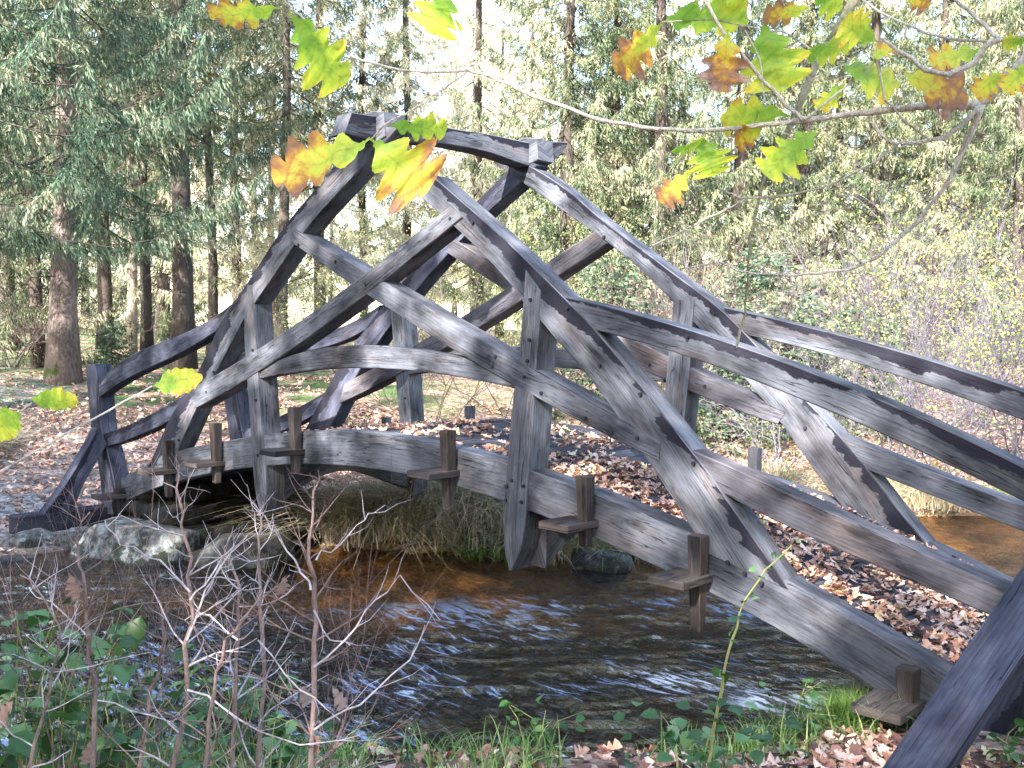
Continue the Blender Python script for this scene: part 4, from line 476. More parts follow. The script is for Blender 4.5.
# ------------------------------------------------------------------ leaf litter
def leaf_quads(P, z, size, seed, tilt=.5, up=0.0):
    """P (n,2): little six-vertex curled leaves"""
    r = np.random.RandomState(seed); n = len(P); a = r.rand(n) * 2 * PI; s = size * (.55 + r.rand(n) * .8)
    d = np.c_[np.cos(a), np.sin(a), r.uniform(-tilt, tilt, n)]; w = np.c_[-np.sin(a), np.cos(a), r.uniform(-tilt, tilt, n)]
    c = np.c_[P, z + up + r.rand(n) * size * .35]; cu = (r.rand(n) - .3)[:, None] * s[:, None] * .6 * np.array([[0, 0, 1]])
    S = s[:, None]; o = lambda u, v, k: c + d * u * S + w * v * S + cu * k
    V = np.stack([o(-.5, 0, .3), o(-.15, .3, 1), o(.28, .26, .8), o(.55, 0, 0), o(.28, -.26, .8), o(-.15, -.3, 1)], 1).reshape(-1, 3)
    b = (np.arange(n) * 6)[:, None]; F = np.concatenate([b + [0, 1, 2, 3], b + [3, 4, 5, 0]]); return V, F
def leaf_lobed(P, z, size, seed, tilt=.5):
    r = np.random.RandomState(seed); n = len(P); a = r.rand(n) * 2 * PI; s = (size * (.5 + r.rand(n) * .9))[:, None]
    d = unit(np.c_[np.cos(a), np.sin(a), r.uniform(-tilt, tilt, n)]); w = unit(np.c_[-np.sin(a), np.cos(a), r.uniform(-tilt, tilt, n)]); up = np.cross(d, w)
    c = np.c_[P, z + r.rand(n) * size * .4]; b1 = r.uniform(-.5, .9, n)[:, None]; b2 = r.uniform(-1.2, 1.6, n)[:, None]; rows = []
    for t, h in zip((0, .14, .28, .4, .54, .68, .84, 1), (.01, .15, .09, .26, .13, .30, .22, .01)):
        o = c + d * (t - .5) * s + up * (b1 * (t - .5) ** 2 * s)
        for q in (-1, 0, 1): rows.append(o + w * (q * h * s * r.uniform(.8, 1.15, n)[:, None]) + up * (abs(q) * h * h * b2 * 2.4 * s) - d * 0)
    V = np.stack(rows, 1).reshape(-1, 3); b = (np.arange(n) * 24)[:, None]
    F = np.concatenate([b + [3 * i + k, 3 * i + k + 1, 3 * i + k + 4, 3 * i + k + 3] for i in range(7) for k in (0, 1)]); return V, F
def unit(a): return a / np.maximum(np.linalg.norm(a, axis=1, keepdims=True), 1e-9)
n = 6500; dx = rs.uniform(-4.1, 4.3, n) ; dx = np.where(rs.rand(n) < .35, rs.uniform(1.5, 4.3, n), dx); dy = .17 + 1.42 * rs.rand(n)
clump = vnoise(np.c_[dx, dy], 2.6, 21) + vnoise(np.c_[dx, dy], 7, 22) * .6 + np.clip(dx - 1.6, 0, 2) * .16 + np.abs(dy - .88) * .22 - .1
k = clump > -.16; dx, dy = dx[k], dy[k]
V, F = leaf_lobed(np.c_[dx, dy], np.interp(dx, GT[:, 0], GT[:, 1]) - .024, .062, 5, .6)
tag(link('fallen_leaves', npmesh('deck_leaves', V, F, MT['litter'])), 'pinkish brown fallen oak leaves lying on the bridge deck', 'fallen leaves', kind='stuff')
def scatter(n, cx, cy, rad, seed):
    r = np.random.RandomState(seed); a = r.rand(n) * 2 * PI; q = rad * np.sqrt(r.rand(n)); P = np.c_[cx + q * np.cos(a), cy + q * np.sin(a)]
    return P[~inside(P, RIVER) & (np.minimum(seg_d(P, FARB), seg_d(P, NEARB)) > .06)]
Ps = [scatter(11000, -5.8, 1.0, 5.2, 31), scatter(4500, 4.7, .3, 1.7, 32), scatter(1200, 3.4, -1.3, 1.2, 39), scatter(5000, 1.5, 10.8, 4.2, 33), scatter(9000, -3.4, 5.5, 4.0, 34), scatter(5000, -11, 3, 4.5, 35)]
P = np.concatenate(Ps); k = vnoise(P, 1.7, 36) + vnoise(P, 5, 37) * .5 > -.12; P = P[k]
V, F = leaf_lobed(P, hz(P) + .008, .08, 38, .6)
tag(link('fallen_leaves', npmesh('ground_leaves', V, F, MT['litter'])), 'brown fallen leaves carpeting both banks of the stream', 'fallen leaves', kind='stuff')
# ------------------------------------------------------------------ stones
P = scatter(2600, -.9, 2.75, 1.35, 71); k = vnoise(P, 3, 72) > -.1; P = P[k]
V, F = leaf_lobed(P, hz(P) + .10 + rs.rand(len(P)) * .26, .085, 73, .9)
tag(link('fallen_leaves', npmesh('bank_leaves', V, F, MT['litter'])), 'pinkish fallen leaves caught in the grass of the far bank under the arch', 'fallen leaves', kind='stuff')
def rock(x, y, z, sx, sy, sz, seed, rz, label):
    rm = MT['rock'] if seed in (1, 4, 5) else MT['rock_dark']
    bm = bmesh.new(); bmesh.ops.create_icosphere(bm, subdivisions=4, radius=1)
    for v in bm.verts:
        p = v.co.copy(); o = Vector((seed * 7.3, seed * 1.9, 0)); 
        d = 1 + .30 * noise.noise(p * 1.1 + o) + .12 * noise.noise(p * 2.7 + o) + .04 * noise.noise(p * 8 + o)
        q = p * d; q.x = max(-.8, min(.8, q.x)); q.z = min(.88, q.z); v.co = Vector((q.x * sx, q.y * sy, q.z * sz))
    me = bpy.data.meshes.new('rock'); bm.to_mesh(me); bm.free(); me.materials.append(rm); me.polygons.foreach_set('use_smooth', [True] * len(me.polygons))
    o = link('rock', me); o.location = (x, y, z); o.rotation_euler = (0, 0, rz); return tag(o, label, 'rock')
for a in [
 (-3.42, -.12, -1.52, .78, .6, .56, 1, .35, 'large pale boulder with dark moss under the left end of the bridge'),
 (-2.35, .35, -1.46, .55, .42, .44, 2, 1.2, 'dark mossy boulder right of the large pale boulder'),
 (-4.45, -.80, -1.43, .30, .30, .30, 4, .7, 'grey angular stone just under the free end of the left sill beam'),
 (-4.15, -.45, -1.42, .30, .28, .30, 5, 1.9, 'grey stone wedged between the sill beam and the large pale boulder'),
 (-4.75, -1.25, -1.38, .30, .26, .20, 6, 2.5, 'mossy stone farthest left below the end of the sill beam'),
 (-3.95, .45, -1.34, .55, .5, .34, 7, .1, 'shadowed abutment stone under the left end of the girder'),
 (-3.95, -1.15, -1.48, .25, .22, .2, 8, 1.1, 'low green mossy stone at the waterline in front of the sill stones'),
 (-3.2, 1.1, -1.28, .6, .5, .3, 9, .4, 'dark stone deep under the bridge near the far bank'),
 (.12, 2.62, -1.30, .34, .22, .15, 10, .5, 'wet mossy stone in the shallows behind the central hanger post'),
 (4.35, .8, -1.0, .45, .6, .2, 12, .5, 'flat stone carrying the right-hand sill beam')]: rock(*a)

def stones_wall():  # wall added to fill the dark hollow under the deck
    V = []; F = []; r = random.Random(4); b = MB(); bm = bmesh.new()
    for row in range(4):
        z = -1.40 + row * .17; x1 = -2.75 - row * .33
        for face in range(2):
            x = -4.4
            while x < x1:
                w = r.uniform(.22, .42); n0 = bmesh.ops.create_icosphere(bm, subdivisions=2, radius=1)['verts']; c = Vector((x + w / 2, .28 + face * 1.15 + r.uniform(-.05, .05), z + .08))
                for v in n0:
                    p = v.co; d = 1 + .22 * noise.noise(p * 1.3 + c * 5); q = Vector([max(-.72, min(.72, a * d)) for a in p]); v.co = Vector((c.x + q.x * w * .72, c.y + q.y * .42, c.z + q.z * .13))
                x += w
        y = .3
        while y < 1.4:
            w = r.uniform(.25, .4); n0 = bmesh.ops.create_icosphere(bm, subdivisions=2, radius=1)['verts']; c = Vector((x1 + r.uniform(-.06, .06), y + w / 2, z + .08))
            for v in n0:
                p = v.co; d = 1 + .22 * noise.noise(p * 1.3 + c * 5); q = Vector([max(-.72, min(.72, a * d)) for a in p]); v.co = Vector((c.x + q.x * .4, c.y + q.y * w * .72, c.z + q.z * .13))
            y += w
    me = bpy.data.meshes.new('stone_abutment'); bm.to_mesh(me); bm.free(); me.materials.append(MT['shade_stone']); me.polygons.foreach_set('use_smooth', [True] * len(me.polygons))
    tag(link('stone_abutment', me), 'added low dry-stone abutment coloured black for the shade under the left end of the deck', 'stone wall')
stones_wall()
# ------------------------------------------------------------------ conifers
def blades(B, D, W, L):
    """rhombic needle sprays: base B, direction D*L, width vector W"""
    M1 = B + D * (L * .45)[:, None] + W; M2 = B + D * (L * .45)[:, None] - W; T = B + D * L[:, None]
    V = np.stack([B, M1, T, M2], 1).reshape(-1, 3); F = np.arange(len(V)).reshape(-1, 4); return V, F
def unit(a): return a / np.maximum(np.linalg.norm(a, axis=1, keepdims=True), 1e-9)
def spruce_mesh(H, h0, Lmax, nb, seed, twig=34, hang=.75, bl=.12, bw=.0105, low_dead=26, r0=.26, sparse=0.0):
    r = np.random.RandomState(seed); VV = []; b = MB(); tp = []
    for i in range(14):
        z = H * i / 13 - .15; tp.append((.06 * math.sin(i * .9 + seed), .05 * math.cos(i * .7 + seed), z, r0 * (1 - i / 13.4) * (1.35 if i == 0 else 1)))
    tr = MB(); tr.tube(tp, 14)
    for i in range(low_dead):          # dead lower branches
        z = .8 + (h0 + 1.5) * r.rand(); a = r.rand() * 6.28; L = .4 + 1.3 * r.rand(); p = []
        for k in range(5):
            t = k / 4; p.append((math.cos(a + t * .3) * L * t + r.normal() * .02, math.sin(a + t * .3) * L * t + r.normal() * .02, z - .25 * L * t * t + r.normal() * .03, .012 * (1 - t * .8)))
        b.tube(p, 3, False)
        for q in range(5):
            t = r.uniform(.3, 1); x, y, zz = math.cos(a) * L * t, math.sin(a) * L * t, z - .25 * L * t * t
            b.tube([(x, y, zz, .005), (x + r.normal() * .2, y + r.normal() * .2, zz - .12 - .25 * r.rand(), .002)], 3, False)
    for i in range(nb):
        f = (i + r.rand()) / nb; z = h0 + (H - h0 - .3) * f; L = (Lmax * (1 - f) ** .75 + .25) * r.uniform(.7, 1.15); a = i * 2.4 + r.rand() * .8
        ca, sa = math.cos(a), math.sin(a); dr = r.uniform(.22, .42); K = 7; path = []
        for k in range(K + 1):
            t = k / K; path.append((ca * L * t, sa * L * t, z + L * (.10 * t - dr * math.sin(t * 2.2) + .18 * t ** 3), .022 * (1 - t * .85) * (1 - f * .6)))
        b.tube(path, 3, False); path = np.array(path)[:, :3]
        m = max(6, int(twig * L / Lmax * (1 - sparse * r.rand()))); t = r.uniform(.12, 1, m) ** .8; ii = np.minimum((t * K).astype(int), K - 1); ff = t * K - ii
        Bp = path[ii] * (1 - ff)[:, None] + path[ii + 1] * ff[:, None]
        sd = np.where(r.rand(m) < .5, 1, -1); out = np.array([ca, sa, 0]); sv = np.array([-sa, ca, 0])
        hg = hang * r.uniform(.2, 1.6, m)
        D = unit(out * r.uniform(.2, .9, m)[:, None] + sv * (sd * r.uniform(.3, 1, m))[:, None] + np.array([0, 0, -1]) * hg[:, None] + r.normal(0, .12, (m, 3)))
        LT = r.uniform(.18, .62, m) * (1 - .45 * t) * min(1, .45 + L / Lmax)
        for s in range(8):             # sprays along each twig, drooping more towards its tip
            Bs = Bp + D * (LT * s / 8)[:, None] + np.array([0, 0, -1]) * (LT * .16 * (s / 8) ** 2 * hang)[:, None]
            Ds = unit(D + r.normal(0, .34, (m, 3)) + np.array([0, 0, -.08 * s * hang]))
            Wv = unit(np.cross(Ds, r.normal(0, 1, (m, 3)))) * (bw * r.uniform(.7, 1.4, m))[:, None]
            VV.append(blades(Bs, Ds, Wv, bl * r.uniform(.6, 1.3, m))[0])
    V = np.concatenate(VV); F = np.arange(len(V)).reshape(-1, 4)
    return tr, b, V, F
def make_spruce(name, H, h0, Lmax, nb, seed, leafmat, barkmat, **kw):
    tr, b, V, F = spruce_mesh(H, h0, Lmax, nb, seed, **kw)
    root = empty(name, (0, 0, 0)); kid(root, tr.build('trunk', barkmat, root, True)); kid(root, b.build('branches', MT['bark'], root))
    kid(root, link('crown', npmesh('crown', V, F, leafmat), root)); return root
PROT = {
 'big': make_spruce('spruce_tree', 19, 3.4, 4.4, 165, 1, MT['spruce_blue'], MT['bark_mid'], twig=170, bl=.11, bw=.009, hang=1.3, r0=.27, low_dead=20),
 'dark': make_spruce('spruce_tree', 20, 5.2, 3.2, 130, 2, MT['spruce'], MT['bark'], twig=95, hang=1.0, low_dead=46),
 'slim': make_spruce('spruce_tree', 18, 6.0, 2.4, 110, 3, MT['spruce'], MT['bark'], twig=75, hang=1.0, r0=.15, low_dead=44),
 'pale': make_spruce('spruce_tree', 21, 2.6, 3.3, 150, 4, MT['spruce_pale'], MT['bark'], twig=110, hang=1.5, low_dead=26, r0=.2),
 'tan': make_spruce('spruce_tree', 18, 6.2, 2.4, 90, 5, MT['spruce'], MT['bark_tan'], twig=70, r0=.15, low_dead=36),
 'full': make_spruce('spruce_tree', 17, 1.0, 3.6, 180, 6, MT['spruce'], MT['bark'], twig=110, hang=1.3, low_dead=10),
 'young': make_spruce('young_spruce', 2.6, .15, .95, 60, 7, MT['spruce_blue'], MT['bark'], twig=26, hang=.2, low_dead=0, r0=.035, bl=.11, bw=.014),
}
USED = set()
FW = np.array([-.6940, .7200]); RT = np.array([.7197, .6943])
def at(u, d):
    """ground point at a bearing (in 1/964 tangent units from the view axis) and a distance"""
    p = CAM[:2] + d * (FW + RT * (u - 512) / 964.); return float(p[0]), float(p[1])
def place(kind, u, d, s=1.0, rz=None, label=None, group=None, cat='tree', dz=0.0):
    x, y = at(u, d); o = PROT[kind] if kind not in USED else copy_tree(PROT[kind]); USED.add(kind)
    o.location = (x, y, float(hz([(x, y)])[0]) + dz); o.scale = (s, s, s); o.rotation_euler = (0, 0, rnd.random() * 6.28 if rz is None else rz)
    for k in ('label', 'group', 'category'):
        if k in o: del o[k]
    return tag(o, label, cat, group)
T_ = [('big', 66, 18, 1, 'thick mottled spruce trunk with drooping blue-green boughs at the left'),
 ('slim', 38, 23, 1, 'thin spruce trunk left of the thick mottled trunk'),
 ('tan', 131, 27, 1, 'sunlit tan spruce trunk touching a darker trunk'),
 ('slim', 145, 26, 1.05, 'dark slim spruce trunk directly right of the tan sunlit one'),
 ('dark', 181, 22, 1.0, 'stout dark spruce behind the left upper handrail'),
 ('slim', 211, 30, 1.1, 'slender dark spruce just right of the stout dark one'),
 ('slim', 284, 27, 1.15, 'slender spruce seen beneath the left main diagonal'),
 ('tan', 272, 33, 1.0, 'pale trunk behind the slender spruce under the left diagonal'),
 ('slim', 362, 33, 1.1, 'slender spruce seen under the crown of the bridge'),
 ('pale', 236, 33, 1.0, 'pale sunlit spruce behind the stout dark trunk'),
 ('pale', 318, 31, 1.05, 'bright washed-out spruce left of the bridge crown'),
 ('pale', 405, 35, 1.05, 'pale spruce with hanging twigs right behind the bridge crown'),
 ('big', -78, 14.5, 1.0, 'spruce off the left edge whose long drooping boughs hang across the upper left'),
 ('pale', 476, 31, 1.0, 'sunlit olive spruce behind the cap beam'),
 ('full', 566, 25, 1.0, 'dense green spruce reaching low right of the cap beam'),
 ('full', 612, 27, .95, 'olive spruce with long hanging curtains above the right diagonal'),
 ('full', 655, 25, 1.0, 'dense green spruce behind the orange oak leaf'),
 ('full', 735, 28, 1.1, 'dense spruce behind the cluster of oak leaves'),
 ('dark', 800, 30, 1.1, 'tall dark spruce behind the mossy hanging oak twig'),
 ('dark', 868, 29, 1.0, 'olive spruce above the grey thicket'),
 ('full', 935, 27, 1.0, 'dense spruce behind the fork of the oak branch'),
 ('full', 1015, 25, .95, 'dense spruce at the right edge of the view'),
 ('full', -38, 22, 1.0, 'dense spruce at the left edge of the view'),
 ('dark', 8, 30, 1.0, 'dark spruce between the left edge and the thin trunk'),
 ('dark', 104, 33, 1.0, 'dark spruce set back right of the thick mottled trunk'),
 ('full', 835, 35, 1.1, 'full spruce deep behind the right thicket'),
 ('full', 975, 34, 1.1, 'full spruce deep behind the right end of the oak branch'),
 ('full', 162, 38, 1.1, 'full spruce far behind the stout dark trunk')]
for k, u, d, s, lb in T_: place(k, u, d, s, None, lb, 'spruces of the wood across the stream', 'tree')
for i in range(64):
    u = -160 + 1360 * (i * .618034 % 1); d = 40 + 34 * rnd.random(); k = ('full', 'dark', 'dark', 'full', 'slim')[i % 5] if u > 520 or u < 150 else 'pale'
    if 190 < u < 440 and i % 4: continue
    place(k, u, d, rnd.uniform(.9, 1.2), None, 'distant spruce among many in the depth of the wood', 'distant spruces deep in the wood', 'tree')
for i, (x, y) in enumerate([(-9, -13), (-6.2, -15), (-3.2, -13.5), (-.2, -15.5), (2.6, -14), (5, -16.5), (-12, -16), (-1.6, -19), (-7, -20), (8.5, -14.5), (11.5, -13), (14, -16), (7, -19), (-6, -10.5), (-3.4, -9.6), (-.9, -10.6), (1.8, -9.8), (4.4, -10.9), (7, -9.9), (9.6, -10.8), (12.2, -10)]):
    o = copy_tree(PROT[('dark', 'slim', 'full')[i % 3]]); o.location = (x, y, float(hz([(x, y)])[0])); o.rotation_euler = (0, 0, i * 1.3); o.scale = (.95, .95, .74)  # unseen trees added to keep sunlight off the bridge
    for k in ('label', 'group', 'category'):
        if k in o: del o[k]
    tag(o, 'unseen spruce added behind the viewer to shade the bridge', 'tree', 'unseen spruces added behind the viewer for shade')

# ------------------------------------------------------------------ shrubs
def twig_tree(r, p, d, L, rad, lvl, segs, out, ends, gn=.18, kids=(5, 4, 4), upb=.06):
    n = segs; pts = []; q = p.copy(); dd = d / np.linalg.norm(d)
    for i in range(n + 1):
        pts.append((*q, rad * (1 - .75 * i / n))); dd = dd + r.normal(0, gn, 3) + np.array([0, 0, upb]); dd /= np.linalg.norm(dd); q = q + dd * L / n
    out.append(pts); ends.append((pts[-1][:3], dd))
    if lvl <= 0: return
    for _ in range(kids[-lvl]):
        t = r.uniform(.2, .95); i = min(int(t * n), n - 1); b = np.array(pts[i][:3]) * (1 - (t * n - i)) + np.array(pts[i + 1][:3]) * (t * n - i)
        nd = dd * .6 + d * .3 + r.normal(0, .55, 3); twig_tree(r, b, nd / np.linalg.norm(nd), L * r.uniform(.35, .65), rad * .55 * (1 - .5 * t), lvl - 1, max(2, segs - 1), out, ends, gn, kids, upb)
def fast_tubes(paths, sides=3):
    V = []; F = []; n0 = 0; ang = np.arange(sides) * 2 * PI / sides; ca, sa = np.cos(ang), np.sin(ang)
    for p in paths:
        P = np.array(p); T = np.gradient(P[:, :3], axis=0); T = unit(T); A = np.cross(T, [.31, .22, .92]); A = unit(A); Bn = np.cross(T, A)
        R = P[:, 3][:, None, None]; ring = P[:, None, :3] + R * (A[:, None] * ca[None, :, None] + Bn[:, None] * sa[None, :, None]); V.append(ring.reshape(-1, 3))
        m = len(P)
        i = np.arange(m - 1)[:, None] * sides; k = np.arange(sides)[None]; k2 = (k + 1) % sides
        F.append(np.stack([i + k, i + k2, i + k2 + sides, i + k + sides], -1).reshape(-1, 4) + n0); n0 += m * sides
    return np.concatenate(V), np.concatenate(F)
def make_shrub(name, h, stems, seed, twigmat, leafmat=None, nleaf=0, lsize=.04, spread=.5, lvl=3, kids=(6, 5, 4), rad=.014):
    r = np.random.RandomState(seed); out = []; ends = []
    for _ in range(stems):
        d = np.array([r.normal(0, spread), r.normal(0, spread), 1.]); twig_tree(r, np.array([r.normal(0, .12), r.normal(0, .12), -.05]), d / np.linalg.norm(d), h * r.uniform(.6, 1.05), rad, lvl, 6, out, ends, kids=kids)
    V, F = fast_tubes(out); root = empty(name); kid(root, link('stems', npmesh('stems', V, F, twigmat), root))
    if nleaf:
        E = np.array([e[0] for e in ends]); sub = r.permutation(len(E))[:max(20, nleaf // 7)]; k = sub[r.randint(0, len(sub), nleaf)]; B = E[k] + r.normal(0, .085, (nleaf, 3)); D = unit(r.normal(0, 1, (nleaf, 3)))
        Wv = unit(np.cross(D, r.normal(0, 1, (nleaf, 3)))) * (lsize * .38); V, F = blades(B, D, Wv, lsize * r.uniform(.6, 1.3, nleaf)); kid(root, link('foliage', npmesh('foliage', V, F, leafmat), root))
    return root
PROT.update({
 'grey': make_shrub('bare_shrub', 2.7, 9, 11, MT['thicket']),
 'grey2': make_shrub('bare_shrub', 3.4, 7, 12, MT['thicket'], MT['birch_leaf'], 1500, .04),
 'tan': PROT['tan'],
 'tanshrub': make_shrub('bare_shrub', 2.2, 10, 13, MT['thicket_tan'], MT['brown_leaf'], 600, .04),
 'yellow': make_shrub('yellow_shrub', 3.0, 8, 14, MT['thicket'], MT['yellow_leaf'], 1500, .038),
 'birch': make_shrub('leafy_shrub', 3.6, 7, 15, MT['thicket_tan'], MT['birch_leaf'], 5200, .04),
 'brush': make_shrub('brushwood', 1.1, 14, 16, MT['thicket_tan'], MT['birch_leaf'], 500, .035, spread=.8, kids=(4, 4, 3), rad=.006),
})
S_ = [('birch', 428, 13.5, .78, 'yellow-green leafy bush seen through the lattice left of centre'),
 ('birch', 505, 15, .85, 'yellow-green leafy bush seen below the cap beam'),
 ('birch', 590, 17, .8, 'leafy bush in the gap under the right far diagonal'),
 ('tanshrub', 640, 14.5, 1.2, 'tan twiggy bush with withered leaves right of the far diagonal'),
 ('tanshrub', 705, 16, 1.3, 'tan twiggy bush behind the small spruces'),
 ('grey', 770, 12.8, .95, 'bare grey bush just above the far handrail'),
 ('grey2', 825, 14, 1.0, 'bare grey bush left of the yellow-leaved bush'),
 ('grey', 880, 12.6, 1.0, 'bare lilac-grey bush below the yellow-leaved bush'),
 ('grey2', 945, 12.4, .95, 'bare grey bush between the far handrail and the yellow leaves'),
 ('grey', 1005, 13, 1.1, 'bare grey bush at the right edge'),
 ('grey2', 1050, 12.2, 1.1, 'bare bush cut by the right edge of the view'),
 ('yellow', 925, 14.2, 1.15, 'bush dotted with small yellow leaves in the right thicket'),
 ('yellow', 985, 15.5, 1.15, 'second bush dotted with yellow leaves nearer the right edge'),
 ('grey', 1000, 16.5, 1.5, 'tall lilac-grey bush rising to the oak branch at the right'),
 ('grey2', 910, 17.5, 1.35, 'tall bare bush behind the yellow-leaved bush'),
 ('tanshrub', 850, 17, 1.5, 'tan bush in the back of the right thicket'),
 ('grey', 740, 17, 1.3, 'bare bush behind the small spruces left of the hanging oak twig'),
 ('tanshrub', 665, 18.5, 1.5, 'tan bush at the foot of the dense spruces'),
 ('brush', 455, 9.6, .9, 'low wiry brushwood behind the deck left of the central hanger'),
 ('brush', 520, 10.2, 1.0, 'low wiry brushwood behind the deck at the central hanger'),
 ('brush', 610, 11.2, 1.0, 'low brushwood right of the central hanger'),
 ('brush', 840, 12.2, 1.0, 'low brushwood under the far handrail'),
 ('brush', 930, 12.0, 1.1, 'low brushwood above the leafy slope at the right'),
 ('brush', 770, 11.4, 1.0, 'low brushwood in the gap between the far rails'),
 ('tanshrub', 8, 21, 1.0, 'pinkish twiggy bush at the left edge under the spruce boughs'),
 ('tanshrub', 300, 24, .9, 'tan bush seen through the left lattice opening'),
 ('birch', 330, 22, .9, 'yellow-green bush low behind the left lattice'),
 ('brush', 235, 26, 1.3, 'low brush behind the left upper handrail'),
 ('young', 730, 15, .95, 'small blue-green spruce left of the hanging oak twig'),
 ('young', 790, 15.6, 1.0, 'small spruce right of the hanging oak twig'),
 ('young', 762, 17.5, 1.3, 'young spruce behind the two small ones'),
 ('young', 612, 17, 1.2, 'young spruce above the far right diagonal'),
 ('young', 860, 15.6, .9, 'small spruce half hidden in the right thicket'),
 ('young', 112, 24, .5, 'young spruce low between the left trunks')]
for k, u, d, s, lb in S_: place(k, u, d, s, None, lb, 'small spruces in the undergrowth' if k == 'young' else 'bushes of the far bank', 'young spruce' if k == 'young' else 'bush')

# ------------------------------------------------------------------ grass tufts and grass
def blades_grass(P, z, h, seed, lean=.5, w=.004, segs=3, ctr=None, outw=0.0):
    r = np.random.RandomState(seed); n = len(P); H = h * r.uniform(.5, 1.2, n); a = r.rand(n) * 6.28; ln = lean * r.uniform(.3, 1.2, n)
    dv = np.c_[np.cos(a), np.sin(a)]
    if ctr is not None: dv = dv * .5 + outw * (P - np.array(ctr)) / (np.linalg.norm(P - np.array(ctr), axis=1, keepdims=True) + 1e-6)
    sv = unit(np.c_[-dv[:, 1], dv[:, 0], np.zeros(n)] + r.normal(0, .3, (n, 3))); rows = []
    for k in range(segs + 1):
        t = k / segs; c = np.c_[P + dv * (ln * H * t ** 1.6)[:, None], z + H * (t - .55 * ln * t ** 2.4)]; ww = w * (1 - t) + .0004
        rows += [c - sv * ww, c + sv * ww]
    V = np.stack(rows, 1).reshape(-1, 3); m = 2 * (segs + 1); b = (np.arange(n) * m)[:, None]
    F = np.concatenate([b + [2 * k, 2 * k + 1, 2 * k + 3, 2 * k + 2] for k in range(segs)]); return V, F
def tuft(name, n, rad, h, seed, mat, lean=1.1, w=.0035):
    r = np.random.RandomState(seed); P = r.normal(0, rad, (n, 2)); V, F = blades_grass(P, np.full(n, -.04) + .10 * np.exp(-(P ** 2).sum(1) / (2 * rad * rad)), h, seed, lean, w, 5, (0, 0), .9)
    return link(name, npmesh(name, V, F, mat))
tproto = [tuft('grass_tuft', 1100, .20, .62, 51, MT['drygrass'], 1.2, .006), tuft('grass_tuft', 800, .16, .5, 52, MT['grass'], 1.1, .006), tuft('grass_tuft', 1300, .26, .75, 53, MT['drygrass'], 1.4, .006)]
tused = set()
def put_tuft(k, x, y, s, label, dz=0):
    o = tproto[k] if k not in tused else tproto[k].copy()
    if k in tused: COL.objects.link(o)
    tused.add(k); o.location = (x, y, float(hz([(x, y)])[0]) + dz); o.scale = (s, s, s); o.rotation_euler = (0, 0, rnd.random() * 6.28)
    tag(o, label, 'grass tuft', 'grass tufts along the stream banks')
TU = [(2, -1.75, 2.05, 1.0, 'straw-coloured grass mound under the arch, left one'), (0, -1.35, 2.25, 1.1, 'straw grass clump right of the largest mound'), (1, -1.05, 2.35, 1.0, 'green grass tuft hanging over the water under the arch'),
 (2, -1.55, 2.6, 1.1, 'dry grass clump behind the mound under the arch'), (0, -.75, 2.75, 1.1, 'dry grass tuft left of the central hanger tip'), (1, -.55, 3.05, 1.0, 'green tuft beside the central hanger post'), (0, -.3, 3.5, 1.1, 'dry tuft just right of the central hanger post'),
 (2, -2.1, 1.65, 1.0, 'dry grass at the dark left side of the arch'), (2, -1.0, 3.0, 1.0, 'dry grass behind the green tuft'), (0, .55, 7.15, .75, 'pale grass tuft over the brown water at the right'), (2, 1.1, 7.75, .75, 'pale grass tuft farther along the brown water'), (1, 1.7, 8.35, .75, 'greenish tuft at the far bend of the stream'),
 (2, .2, 5.7, .75, 'dry tuft behind the far diagonal foot'), (0, -.1, 6.3, .75, 'dry tuft between the far rails'), (2, -8.0, -.9, 1.0, 'straw tuft beside the gravel path at the left'), (0, -8.6, -.2, 1.0, 'low straw tuft on the left lawn'), (2, -9.3, -1.1, 1.1, 'straw tuft at the left edge'),
 (0, 3.55, .95, .4, 'short tuft where the right end of the girder meets the bank'), (1, 3.75, -.1, .32, 'green tuft below the right wedge')]
for t in TU: put_tuft(*t)

# near-bank grass
n = 9000; P = np.c_[rs.uniform(1.2, 4.6, n), rs.uniform(-2.9, .6, n)]; dn = seg_d(P, NEARB); k = ~inside(P, RIVER) & (dn > .02) & (dn < 1.0 + vnoise(P, 1.5, 61)) & (vnoise(P, 2.5, 62) > -.35 + .6 * (P[:, 0] > 4.0)); P = P[k]
V, F = blades_grass(P, hz(P) - .01, .21, 63, .8, .0045, 4)
tag(link('grass', npmesh('grass', V, F, MT['grass'])), 'fresh green grass on the near bank below the bridge', 'grass', kind='stuff')
